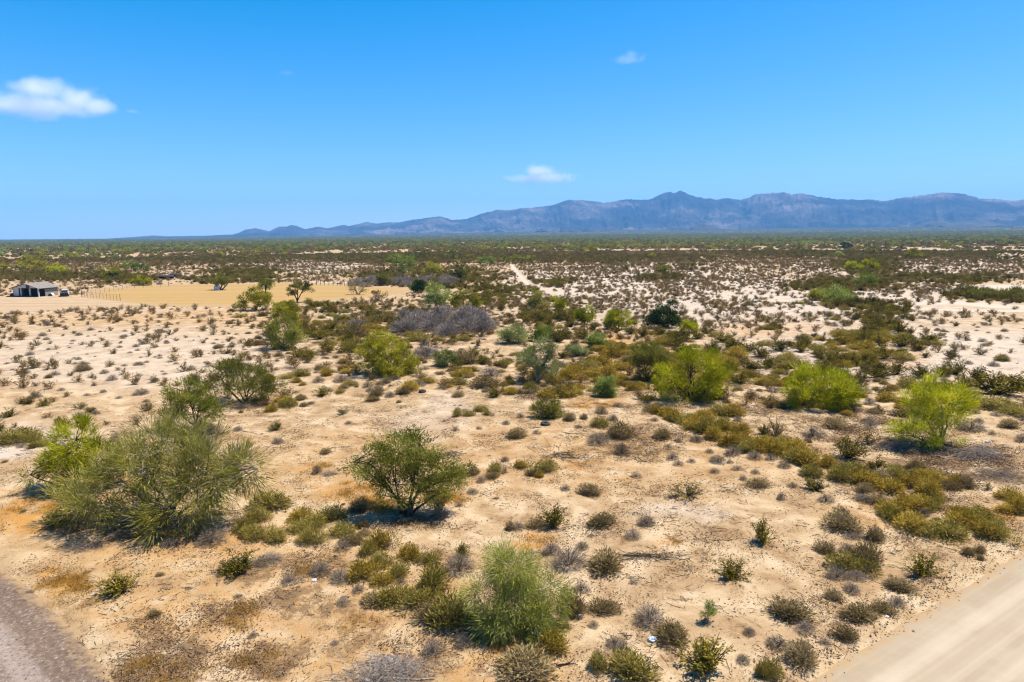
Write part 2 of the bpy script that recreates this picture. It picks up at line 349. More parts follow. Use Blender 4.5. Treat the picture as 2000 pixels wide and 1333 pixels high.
# ------------------------------------------------------------------ roads, tracks and the mown field: sheets a little above the ground
def sheet_mat(name, ca, cb_, soil, streak=None, gravel=False, washboard=False):
    m, nt, out = new_mat(name)
    ge = N(nt, 'ShaderNodeNewGeometry'); pos = ge.outputs['Position']
    at = N(nt, 'ShaderNodeAttribute', attribute_name='tint'); un = N(nt, 'ShaderNodeAttribute', attribute_name='across')
    n1 = noise(nt, pos, .35, 5, .6); n2 = noise(nt, pos, 2.0, 6, .7); n3 = noise(nt, pos, 7 if gravel else 16, 5, .8)
    c = ramp(nt, n1, ((.35, ca), (.65, cb_)))
    if streak:
        mp = N(nt, 'ShaderNodeCombineXYZ'); nt.links.new(mathn(nt, 'MULTIPLY', un.outputs['Fac'], 5.0 if gravel else 9.0), mp.inputs[0])
        nt.links.new(mathn(nt, 'MULTIPLY', n1, .5), mp.inputs[1])
        c = mixc(nt, ramp(nt, noise(nt, mp.outputs[0], 1.1, 3, .6), ((.42, (0, 0, 0)), (.66, (.75, .75, .75)))), c, streak)
    if gravel:
        c = mixc(nt, ramp(nt, n3, ((.36, (1, 1, 1)), (.46, (0, 0, 0)))), c, (.07, .046, .038))
        c = mixc(nt, mathn(nt, 'MULTIPLY', ramp(nt, n3, ((.55, (0, 0, 0)), (.68, (1, 1, 1)))), .7), c, (.42, .37, .35))
    else:
        c = mixc(nt, mathn(nt, 'MULTIPLY', mathn(nt, 'MULTIPLY', mathn(nt, 'SUBTRACT', n3, .62), 8, True), .35), c, (.2, .15, .11))
    e = mathn(nt, 'ADD', at.outputs['Fac'], mathn(nt, 'MULTIPLY', mathn(nt, 'SUBTRACT', n2, .5), 2.6))
    c = mixc(nt, ramp(nt, e, ((.15, (1, 1, 1)), (.75, (0, 0, 0)))), c, soil)
    b = N(nt, 'ShaderNodeBsdfPrincipled'); b.inputs['Roughness'].default_value = .95; b.inputs['Specular IOR Level'].default_value = .1
    nt.links.new(c, b.inputs['Base Color'])
    hgt = mathn(nt, 'ADD', mathn(nt, 'MULTIPLY', n3, .5 if gravel else .12), mathn(nt, 'MULTIPLY', n2, .25))
    if washboard:
        al = N(nt, 'ShaderNodeAttribute', attribute_name='along')
        wv = mathn(nt, 'SINE', mathn(nt, 'ADD', mathn(nt, 'MULTIPLY', al.outputs['Fac'], 9.5), mathn(nt, 'MULTIPLY', n1, 14)))
        wm = ramp(nt, un.outputs['Fac'], ((.25, (0, 0, 0)), (.45, (1, 1, 1))))
        hgt = mathn(nt, 'ADD', hgt, mathn(nt, 'MULTIPLY', mathn(nt, 'MULTIPLY', wv, .22), mathn(nt, 'MULTIPLY', wm, ramp(nt, noise(nt, pos, .22, 2), ((.4, (0, 0, 0)), (.6, (1, 1, 1)))))))
    bp = N(nt, 'ShaderNodeBump'); bp.inputs['Strength'].default_value = .5; bp.inputs['Distance'].default_value = .1
    nt.links.new(hgt, bp.inputs['Height']); nt.links.new(bp.outputs[0], b.inputs['Normal']); nt.links.new(b.outputs[0], out.inputs[0])
    return m
def resample(pts, step):
    pts = np.asarray(pts, float); d = np.concatenate([[0], np.cumsum(np.linalg.norm(np.diff(pts, axis=0), axis=1))])
    s = np.arange(0, d[-1], step); 
    out = np.stack([np.interp(s, d, pts[:, i]) for i in range(2)], -1)
    for _ in range(3):
        out[1:-1] = (out[:-2] + 2 * out[1:-1] + out[2:]) / 4
    return out, s
def ribbon(name, center, width, mat, lift, step, cols, label, one_sided=False, wid_fn=None, bury=.03):
    c, s = resample(center, step); t = norm(np.gradient(c, axis=0)); n = np.stack([t[:, 1], -t[:, 0]], -1)     # right-hand side
    u = np.linspace(0, 1, cols) if one_sided else np.linspace(-.5, .5, cols)
    W = np.full(len(c), width) if wid_fn is None else wid_fn(s)
    jit = (fbm(s / 3.0, s * 0, 3, 60) - .5) * 1.2 * min(1, width * .25)
    off = u[None] * W[:, None] + (jit[:, None] if not one_sided else 0)
    p = c[:, None] + n[:, None] * off[..., None]
    edge = (u * width if one_sided else (.5 - np.abs(u)) * width)
    far_edge = (1 - u) * width if one_sided else edge
    e = np.clip(np.minimum(edge, far_edge) / (1.0 if one_sided else .3 * width), 0, 1)
    x, y = p[..., 0], p[..., 1]
    if one_sided: z = (.011 * np.sin(s * 8.2)[:, None] * sstep(.2, .45, u)[None] * sstep(.40, .58, fbm(x / 5, y / 5, 2, 77)) if name == 'dirt_road' else 0) - .10 + .12 * sstep(0, .5, edge)[None] + 0 * x + .05 * np.sin(np.pi * u)[None] + bajada(x, y) + (fbm(x / 3, y / 3, 3, 70) - .5) * .05
    else: z = H(x, y) + lift - bury * (1 - np.minimum(e, 1))[None]
    me = mesh_np(name, np.stack([x, y, z], -1).reshape(-1, 3), grid_faces(len(c), cols), mat, np.broadcast_to(e[None], x.shape).ravel(), True)
    for an, val in (('across', np.broadcast_to(u[None] if one_sided else u[None] + .5, x.shape)), ('along', np.broadcast_to(s[:, None], x.shape))):
        a = me.attributes.new(an, 'FLOAT', 'POINT'); a.data.foreach_set('value', np.ascontiguousarray(val, np.float32).ravel())
    return add(name, me, kind='structure', label=label)
SOIL = (.32, .22, .12)
m_road = sheet_mat('graded_dirt', (.315, .26, .185), (.27, .215, .148), SOIL, (.42, .355, .265), washboard=True)
m_grav = sheet_mat('mauve_gravel', (.112, .078, .056), (.15, .106, .076), (.27, .185, .10), (.34, .285, .25), gravel=True)
m_track = sheet_mat('pale_track', (.43, .365, .285), (.38, .32, .25), (.36, .285, .20))
ribbon('dirt_road', [ROAD_E[0], tuple(np.array(ROAD_E[0]) + _dir * 260)], 11, m_road, 0, .15, 34, 'smooth graded beige dirt road in the bottom right corner', True)
ribbon('gravel_road', GRAV_E[::-1], 8, m_grav, 0, .4, 40, 'mauve gravel track curving through the bottom left corner', True)
def track(name, pix, w_, label, lift=.05): return ribbon(name, [G(*p) for p in pix], w_, m_track, lift, 1.5, 7, label)
track('dirt_track', ((1085, 573), (1200, 576), (1300, 581), (1450, 586), (1600, 592), (1700, 598), (1780, 603), (1880, 607), (2000, 608), (2300, 612)), 5.0, 'pale dirt track crossing the right-hand plain')
track('dirt_track', ((998, 517), (1010, 535), (1028, 553), (1050, 571), (1085, 574)), 2.4, 'straight pale track running off into the distance')
track('dirt_track', ((1770, 594), (1850, 590), (1940, 598), (2100, 606)), 11.0, 'broad pale wash of bare dirt beside the right-hand track')
track('dirt_track', ((2150, 494), (2000, 496), (1960, 499), (1945, 503), (1985, 508), (2150, 512)), 9.0, 'pale looping track near the right edge of the plain')
track('dirt_track', ((1905, 566), (1950, 560), (2010, 559), (2200, 562)), 13.0, 'bare pale clearing beyond the olive shrubs at right')
track('dirt_track', ((318, 533), (360, 536), (410, 541), (470, 546), (560, 549), (640, 552), (720, 555)), 4.0, 'pale track behind the yellow field')
m_field = sheet_mat('straw_stubble', (.32, .205, .072), (.29, .185, .068), SOIL, (.335, .23, .10))
def blob(name, pix, mat, lift, label, step=2.0):
    """a filled ground patch with a soft ragged rim"""
    poly = np.array([G(*p) for p in pix]); c = poly.mean(0)
    pl, _ = resample(np.concatenate([poly, poly[:1]]), step); nr = 14
    t = np.linspace(0, 1, nr)
    p = c + (pl - c)[None] * t[:, None, None]
    jit = 1 + (fbm(pl[:, 0] / 6, pl[:, 1] / 6, 3, 81) - .5) * .12
    p = c + (p - c) * (1 + (jit - 1)[None] * t[:, None] ** 3)[..., None]
    x, y = p[..., 0], p[..., 1]; e = np.broadcast_to(np.clip((1 - t) / .22, 0, 1)[:, None], x.shape)
    z = H(x, y) + lift - .04 * (1 - e)
    me = mesh_np(name, np.stack([x, y, z], -1).reshape(-1, 3), grid_faces(nr, len(pl), True), mat, e.ravel(), True)
    a = me.attributes.new('across', 'FLOAT', 'POINT'); a.data.foreach_set('value', np.ascontiguousarray(y * .03, np.float32).ravel())
    return add(name, me, kind='structure', label=label)
FPIX = ((150, 584), (240, 594), (330, 600), (450, 600), (560, 597), (650, 588), (760, 580), (810, 572), (800, 563), (690, 557), (560, 552), (420, 556), (330, 556), (250, 560), (180, 566))
blob('field', FPIX, m_field, .05, 'flat yellow straw field behind the wire fence')
m_yard = sheet_mat('trodden_yard', (.38, .29, .195), (.33, .235, .14), SOIL, (.29, .19, .10))
YPIX = ((-120, 606), (0, 612), (140, 606), (250, 602), (320, 598), (240, 588), (160, 580), (60, 583), (-120, 584))
FIELD = np.array([G(*p) for p in FPIX]); YARD = np.array([G(*p) for p in YPIX])
blob('yard', YPIX, m_yard, .045, 'bare trodden yard in front of the stable')
# ------------------------------------------------------------------ mountains
RIDGE1 = [(0, 247), (50, 246), (100, 222), (150, 215), (190, 225), (215, 230), (260, 208), (300, 207), (320, 200), (345, 203), (390, 220), (450, 208), (500, 215), (580, 198), (600, 205), (650, 195), (690, 184), (740, 193), (800, 187), (850, 187), (910, 175), (960, 168), (1000, 163), (1050, 157), (1110, 176), (1180, 170), (1250, 145), (1330, 125), (1400, 127), (1440, 116), (1500, 115), (1600, 103), (1660, 80), (1690, 77), (1770, 80), (1850, 92), (1900, 85)]
RIDGE2 = [(0, 85), (60, 73), (100, 77), (180, 73), (230, 48), (270, 38), (295, 46), (320, 31), (380, 58), (440, 70), (500, 75), (550, 68), (620, 78), (700, 48), (820, 39), (870, 50), (910, 44), (1000, 62), (1080, 73), (1180, 76), (1250, 76), (1310, 84), (1400, 67), (1500, 55), (1600, 41), (1690, 44), (1760, 62), (1780, 72), (1860, 70), (1930, 82), (2000, 75), (2200, 60), (2500, 90), (2900, 70), (3400, 110), (4000, 150), (5200, 240)]
RPX = [(150, 470), (250, 464), (300, 460), (330, 462), (400, 461)] + [(440 + x / 2.5, 360 + y / 2.5) for x, y in RIDGE1] + [(1200 + x / 2.5, 360 + y / 2.5) for x, y in RIDGE2]
_az, _te = [], []
for px, py in RPX:
    d = ray(px, py); _az.append(math.atan2(d[0], d[1])); _te.append(d[2] / math.hypot(d[0], d[1]))
_az = np.array(_az); _te = np.array(_te)
def range_mesh(name, az0, az1, na, r0, r1, r2, nr, te_fn, seed, mat, label):
    """a mountain range as a height field: foot at r0, crest near r1, back at r2; crest elevation follows te_fn(azimuth)"""
    az = np.linspace(az0, az1, na)[None]; u = np.linspace(0, 1, nr)[:, None]
    uc = .62
    warp = (fbm(az * 60 + u * 2.2, u * 3 + az * 8, 4, seed) - .5)
    t = np.clip(u / uc, 0, 1)
    r = np.where(u < uc, r0 + (r1 - r0) * t, r1 + (r2 - r1) * (u - uc) / (1 - uc)) + 0 * az
    azw = az + warp * .055 * (1 - t) * t * 2.2
    crest = np.maximum(te_fn(azw), 0) * r1 * (1 + (fbm(az * 420, az * 0 + 3, 4, seed + 40, .65) - .5) * .065)
    X_, Y_ = r * np.sin(azw), r * np.cos(azw)
    rid = 1 - np.abs(2 * fbm(X_ / 950 + warp * 1.5, Y_ / 1300, 5, seed + 11, .55) - 1)
    rid2 = 1 - np.abs(2 * fbm(X_ / 330, Y_ / 420 + warp * 2, 4, seed + 23, .6) - 1)
    prof = .16 * t + .84 * t ** 1.9
    h = crest * (prof + (rid - .72) * .9 * t ** .8 * (1 - t) ** .75 + (rid2 - .7) * .24 * t * (1 - t) ** .4 * 2.0)
    h = np.where(u >= uc, crest * (1 - ((u - uc) / (1 - uc)) ** 1.2), np.minimum(h, crest * (.25 + .75 * t)))
    x = r * np.sin(az); y = r * np.cos(az)
    base = bajada(x, y)
    z = np.where(h > 0, np.maximum(h + CAM_H * t, base - 3), base - 3); z = np.maximum(z, base * (1 - t) + (base - 3) * 0)
    me = mesh_np(name, np.stack([x, y, z], -1).reshape(-1, 3), grid_faces(nr, na), mat, smooth=True)
    return add(name, me, kind='structure', label=label)
def rock_mat():
    m, nt, out = new_mat('desert_rock'); ge = N(nt, 'ShaderNodeNewGeometry'); pos = ge.outputs['Position']
    c = ramp(nt, noise(nt, pos, .0011, 6, .65), ((.40, (.012, .014, .018)), (.5, (.042, .040, .042)), (.64, (.19, .148, .13))))
    c = mixc(nt, ramp(nt, noise(nt, pos, .012, 5, .7), ((.45, (0, 0, 0)), (.62, (.7, .7, .7)))), c, (.045, .042, .036))
    b = N(nt, 'ShaderNodeBsdfDiffuse'); nt.links.new(c, b.inputs[0])
    bp = N(nt, 'ShaderNodeBump'); bp.inputs['Strength'].default_value = .7; bp.inputs['Distance'].default_value = 60
    nt.links.new(noise(nt, pos, .006, 6, .7), bp.inputs['Height']); nt.links.new(bp.outputs[0], b.inputs['Normal'])
    nt.links.new(b.outputs[0], out.inputs[0]); return m
M['rock'] = rock_mat(); M['darkrock'] = plain('dark_butte_rock', (.022, .02, .02), .9, (.05, .04, .035), .01)
te = lambda a: np.interp(a, _az, _te, left=-.01, right=.0)
range_mesh('mountains', math.atan2(-.64, 1), math.atan2(1.25, 1), 1100, 7600, 10500, 12300, 130, te, 3, M['rock'], 'long jagged blue desert mountain range on the horizon')
def butte(px, py_base, wpx, hpx, r, seed, label, steep=1.0):
    d = ray(px, py_base - hpx); d0 = ray(px, py_base); az = math.atan2(d[0], d[1])
    hh = (d[2] / math.hypot(d[0], d[1]) - d0[2] / math.hypot(d0[0], d0[1])) * r + 6
    W = wpx / FPX * r / math.cos(az) * .75
    n = 40; u = np.linspace(-1, 1, n)
    X, Y = np.meshgrid(u, u); q = np.sqrt(X ** 2 + Y ** 2) * (1 + (fbm(X * 1.7 + seed, Y * 1.7, 3, seed) - .5) * .7)
    hz = hh * np.clip(1 - q ** (1.3 / steep), 0, 1) ** (1 / steep) * (1 + (fbm(X * 4, Y * 4, 4, seed + 5) - .5) * .5)
    cx, cy = r * math.sin(az), r * math.cos(az)
    x = cx + X * W * .55; y = cy + Y * W * .5
    me = mesh_np('hill', np.stack([x, y, bajada(x, y) - 2 + hz], -1).reshape(-1, 3), grid_faces(n, n), M['darkrock'], smooth=True)
    add('hill', me, kind='structure', label=label)
butte(1059, 448, 34, 9, 6623, 2, 'steep dark flat-topped butte before the mountains', 1.7)
butte(1100, 448, 22, 7, 6692, 5, 'small pointed dark butte right of the flat-topped one')
butte(1118, 449, 26, 6, 6554, 6, 'low dark hump between two buttes')
butte(1148, 449, 30, 8, 6485, 8, 'dark rounded butte fourth from the left')
butte(1196, 449, 50, 6, 7037, 9, 'low wide pale-footed butte')
butte(1330, 449, 56, 6, 6761, 12, 'low dark shoulder left of the long dark hill')
butte(1374, 449, 74, 12, 6761, 13, 'long dark hill standing out before the main range')
butte(1482, 447, 28, 4, 6968, 15, 'tiny dark hillock right of the long dark hill')
butte(1830, 436, 70, 13, 7451, 17, 'dark foothill below the right-hand crest')
butte(1900, 438, 120, 11, 7520, 18, 'second dark foothill near the right edge')

# ------------------------------------------------------------------ haze and clouds
def haze():
    m, nt, out = new_mat('haze_air'); v = N(nt, 'ShaderNodeVolumePrincipled')
    v.inputs['Color'].default_value = (.17, .49, 1.0, 1); v.inputs['Density'].default_value = HAZE_D; v.inputs['Anisotropy'].default_value = 0.0
    nt.links.new(v.outputs[0], out.inputs['Volume'])
    mb = MB(); mb.box((0, 0, 359), (27400, 27400, 726)); add('haze', mb.mesh('haze', m), kind='stuff', label='thin blue desert air')
HAZE_D = 7.0e-5
haze()
def cloud(px, py, wpx, hpx, dist, seed, dens, label, lobes):
    d = ray(px, py); d = d / np.linalg.norm(d) * dist; c = d + np.array([0, 0, CAM_H])
    W = wpx / FPX * dist * .97; Hh = hpx / FPX * dist
    m, nt, out = new_mat('cloud_vapour'); tc = N(nt, 'ShaderNodeTexCoord'); o = tc.outputs['Object']
    mp = N(nt, 'ShaderNodeMapping'); mp.inputs['Scale'].default_value = (2.2 * wpx / hpx * .5, 2.2, 1.3); mp.inputs['Location'].default_value = (seed, 0, 0); nt.links.new(o, mp.inputs[0])
    n1 = noise(nt, mp.outputs[0], 1.25, 5, .58, .25)
    f = None
    for lx, lz, rx, rz in lobes:
        s_ = N(nt, 'ShaderNodeVectorMath', operation='SUBTRACT'); nt.links.new(o, s_.inputs[0]); s_.inputs[1].default_value = (lx, 0, lz)
        k_ = N(nt, 'ShaderNodeVectorMath', operation='DIVIDE'); nt.links.new(s_.outputs[0], k_.inputs[0]); k_.inputs[1].default_value = (rx, .9, rz)
        l_ = N(nt, 'ShaderNodeVectorMath', operation='LENGTH'); nt.links.new(k_.outputs[0], l_.inputs[0])
        g = mathn(nt, 'SUBTRACT', 1.0, l_.outputs['Value']); f = g if f is None else mathn(nt, 'MAXIMUM', f, g)
    f = mathn(nt, 'ADD', f, mathn(nt, 'MULTIPLY', mathn(nt, 'SUBTRACT', n1, .56), 2.0))
    f = mathn(nt, 'MULTIPLY', mathn(nt, 'MULTIPLY', f, 1.15, True), dens)
    v = N(nt, 'ShaderNodeVolumePrincipled'); v.inputs['Color'].default_value = (1, 1, 1, 1); v.inputs['Anisotropy'].default_value = 0.0
    nt.links.new(f, v.inputs['Density']); nt.links.new(v.outputs[0], out.inputs['Volume'])
    mb = MB(); nlat, nlon = 14, 24; th = np.linspace(0, np.pi, nlat)[:, None]; ph = np.linspace(0, 2 * np.pi, nlon, endpoint=False)[None]
    vv = np.stack([np.sin(th) * np.cos(ph), np.sin(th) * np.sin(ph), np.cos(th) + 0 * ph], -1).reshape(-1, 3)
    q = grid_faces(nlat, nlon, True); mb.put(vv, np.concatenate([q[:, [0, 1, 2]], q[:, [0, 2, 3]]]))
    ob = add('cloud', mb.mesh('cloud', m), loc=c, label=label, category='cloud')
    az = math.atan2(d[0], d[1]); ob.rotation_euler = (0, 0, -az); ob.scale = (W / 2 * 1.12, W / 2 * .45, Hh / 2 * 1.12)
cloud(88, 191, 205, 70, 7600, 3.1, .0065, 'largest white puffy cloud at upper left of the sky', ((-.15, -.35, .95, .6), (.0, .3, .45, .55), (.35, .1, .4, .6), (.62, -.15, .3, .4)))
cloud(1062, 341, 150, 44, 14500, 7.7, .0055, 'soft white cloud low above the mountains', ((0, -.3, .95, .55), (-.1, .2, .5, .6)))
cloud(1229, 113, 72, 34, 7000, 5.2, .0040, 'small thin white wisp high in the sky', ((0, -.1, .9, .6), (.1, .2, .5, .5)))
cloud(259, 218, 26, 9, 7600, 9.4, .006, 'tiny wisp right of the largest cloud', ((0, 0, .95, .8),))
cloud(560, 143, 34, 12, 7600, 1.4, .0022, 'faint tiny wisp high above the left plain', ((0, 0, .95, .8),))

# ------------------------------------------------------------------ plants: prototypes (unit size: about 1 m wide, 1 m high)
def rs(seed): return np.random.RandomState(seed)
def hemi(rng, n, zmin=0.0):
    u = norm(rng.normal(size=(n, 3))); u[:, 2] = np.abs(u[:, 2]) * (1 - zmin) + zmin; return norm(u)
def creosote_geo(seed, nst=34, nleaf=1500, lw=1.0, low=False):
    """vase of thin stems rising from one root, leafy towards the tips"""
    rng = rs(seed); st, lf = MB(), MB(); P, D = [], []
    for i in range(nst):
        a = rng.rand() * 6.283; tilt = rng.uniform(.08, 1.28); Ls = rng.uniform(.65, 1.12) * (1 - .18 * tilt)
        d0 = np.array([math.cos(a) * math.sin(tilt), math.sin(a) * math.sin(tilt), math.cos(tilt)])
        t = np.linspace(0, 1, 5)[:, None]; bend = norm(rng.normal(size=3)) * .10
        p = d0 * t * Ls + bend * t ** 2 + np.array([0, 0, .10]) * t ** 2 * tilt; p[:, :2] *= .66; p[:, 2] *= .92
        if not low or i % 2 == 0: st.tube(p, np.array([.011, .010, .008, .006, .003]), 3, rng.rand())
        for b in range(5):
            s0 = rng.uniform(.22, .9); q0 = p[0] * (1 - s0) + p[-1] * s0 + bend * 0; k = int(s0 * 4); q0 = p[k] + (p[k + 1] - p[k]) * (s0 * 4 - k)
            dd = norm(norm(p[-1] - p[-2]) + rng.normal(size=3) * .55 + np.array([0, 0, .25])); lb = rng.uniform(.10, .24)
            if not low and b < 3: st.tube(np.stack([q0, q0 + dd * lb * .55, q0 + dd * lb]), np.array([.005, .004, .002]), 3, rng.rand())
            m_ = max(2, int(nleaf / (nst * 5))); tt = rng.rand(m_, 1)
            P.append(q0 + dd * lb * tt + rng.normal(size=(m_, 3)) * .022); D.append(norm(dd + rng.normal(size=(m_, 3)) * .8))
    P = np.concatenate(P); D = np.concatenate(D); k = P[:, 2] > .06; P, D = P[k], D[k]
    lf.leaves(P, D, rng.uniform(.045, .085, len(P)) * lw, rng.uniform(.022, .036, len(P)) * lw, rng, np.clip(rng.normal(.5, .25, len(P)), 0, 1))
    return st, lf
def bursage_geo(seed, n=1400, wt=1.0):
    """a low rounded cushion of many short leafy shoots over grey dead stems"""
    rng = rs(seed); st, lf = MB(), MB()
    nb = rng.randint(3, 6); bc = rng.normal(size=(nb, 2)) * .2; br = rng.uniform(.28, .42, nb); bh = rng.uniform(.75, 1.05, nb)
    bc[0] = 0; br[0] = .42; bh[0] = 1.0
    k = rng.choice(nb, n, p=br ** 2 / (br ** 2).sum()); u = hemi(rng, n, .02); rad = .35 + .75 * rng.rand(n) ** .6
    P = np.stack([bc[k, 0] + u[:, 0] * br[k] * rad, bc[k, 1] + u[:, 1] * br[k] * rad, u[:, 2] * bh[k] * .82 * rad], -1)
    D = norm(u * 1.0 + np.array([0, 0, .5]) + rng.normal(size=(n, 3)) * .45)
    cl = vnoise(P[:, 0] * 7 + seed, P[:, 1] * 7 + P[:, 2] * 5, 3)
    lf.leaves(P, D, rng.uniform(.09, .24, n) * wt, rng.uniform(.022, .040, n) * wt, rng, np.clip(cl * .7 + rng.normal(.15, .18, n), 0, 1))
    ns = n // 3; k = rng.choice(nb, ns); a = rng.rand(ns) * 6.283; tl = rng.uniform(.35, 1.5, ns)
    D = np.stack([np.cos(a) * np.sin(tl), np.sin(a) * np.sin(tl), np.cos(tl) + .05], -1); B = np.concatenate([bc[k] * .8, np.zeros((ns, 1))], 1)
    st.blades(B + D * .05, D, rng.uniform(.3, .5, ns), rng.uniform(.012, .02, ns), rng, rng.rand(ns))
    return st, lf
def dead_geo(seed, n=900, up=.35, wt=1.0):
    """bare twiggy grey shrub: forked wiry stems and a haze of fine twigs"""
    rng = rs(seed); st = MB()
    for i in range(26):
        a = rng.rand() * 6.283; tilt = rng.uniform(.1, 1.25); d0 = np.array([math.cos(a) * math.sin(tilt), math.sin(a) * math.sin(tilt), math.cos(tilt) + .05]); Ls = rng.uniform(.55, .95)
        t = np.linspace(0, 1, 4)[:, None]; p = d0 * t * Ls + norm(rng.normal(size=3)) * .12 * t ** 2; p[:, :2] *= .62; p[:, 2] = np.maximum(p[:, 2], .01)
        st.tube(p, np.array([.011, .008, .006, .003]), 3, rng.rand())
    u = hemi(rng, n, .0); rad = rng.uniform(.25, 1, n) ** .6; P = u * rad[:, None] * np.array([.42, .42, .72]); P[:, :2] += rng.normal(size=(1, 2)) * .03
    D = norm(u + np.array([0, 0, up]) + rng.normal(size=(n, 3)) * .7)
    st.blades(P, D, rng.uniform(.12, .30, n), rng.uniform(.008, .016, n) * wt, rng, np.clip(rng.normal(.5, .28, n), 0, 1))
    return st
PR = {}      # kind -> list of {'parts': [(name, mesh)], 'one': mesh}
def proto_joined(name, st, lf, ms, ml):
    mb = MB()
    for src, mi in ((st, 0), (lf, 1)):
        off = 0
        for v, f, t in zip(src.v, src.f, src.t):
            mb.put(v, f - off, t, mi); off += len(v)
    return mb.mesh(name, [ms, ml])
def reg(kind, st, lf, ms, ml, pn):
    PR.setdefault(kind, []).append({'parts': [('stems', st.mesh('stems', ms)), (pn, lf.mesh(pn, ml))], 'one': proto_joined(kind, st, lf, ms, ml)})
for i in range(5):
    st, lf = creosote_geo(100 + i); reg('creo_olive', st, lf, M['bark'], M['creo_olive'], 'leaves')
    st, lf = creosote_geo(120 + i, 24, 620, 1.0); reg('creo_open', st, lf, M['dead'], M['creo_mid'], 'leaves')
    st, lf = creosote_geo(140 + i, 20, 520, 1.25, True); reg('creo_brown', st, lf, M['dead'], M['creo_brown'], 'leaves')
for i in range(5):
    for c in ('gold', 'olive', 'tan'):
        st, lf = bursage_geo(200 + i * 3 + len(c)); reg('burs_' + c, st, lf, M['dead'], M['burs_' + c], 'foliage')
    d_ = dead_geo(300 + i); PR.setdefault('dead', []).append({'parts': None, 'one': d_.mesh('dead_shrub', M['dead'])})
    d_ = dead_geo(360 + i, 1100); PR.setdefault('deadpale', []).append({'parts': None, 'one': d_.mesh('dead_shrub', M['deadpale'])})
    d_ = dead_geo(320 + i, 700, .1); PR.setdefault('deadlow', []).append({'parts': None, 'one': d_.mesh('dead_shrub', M['dead'])})

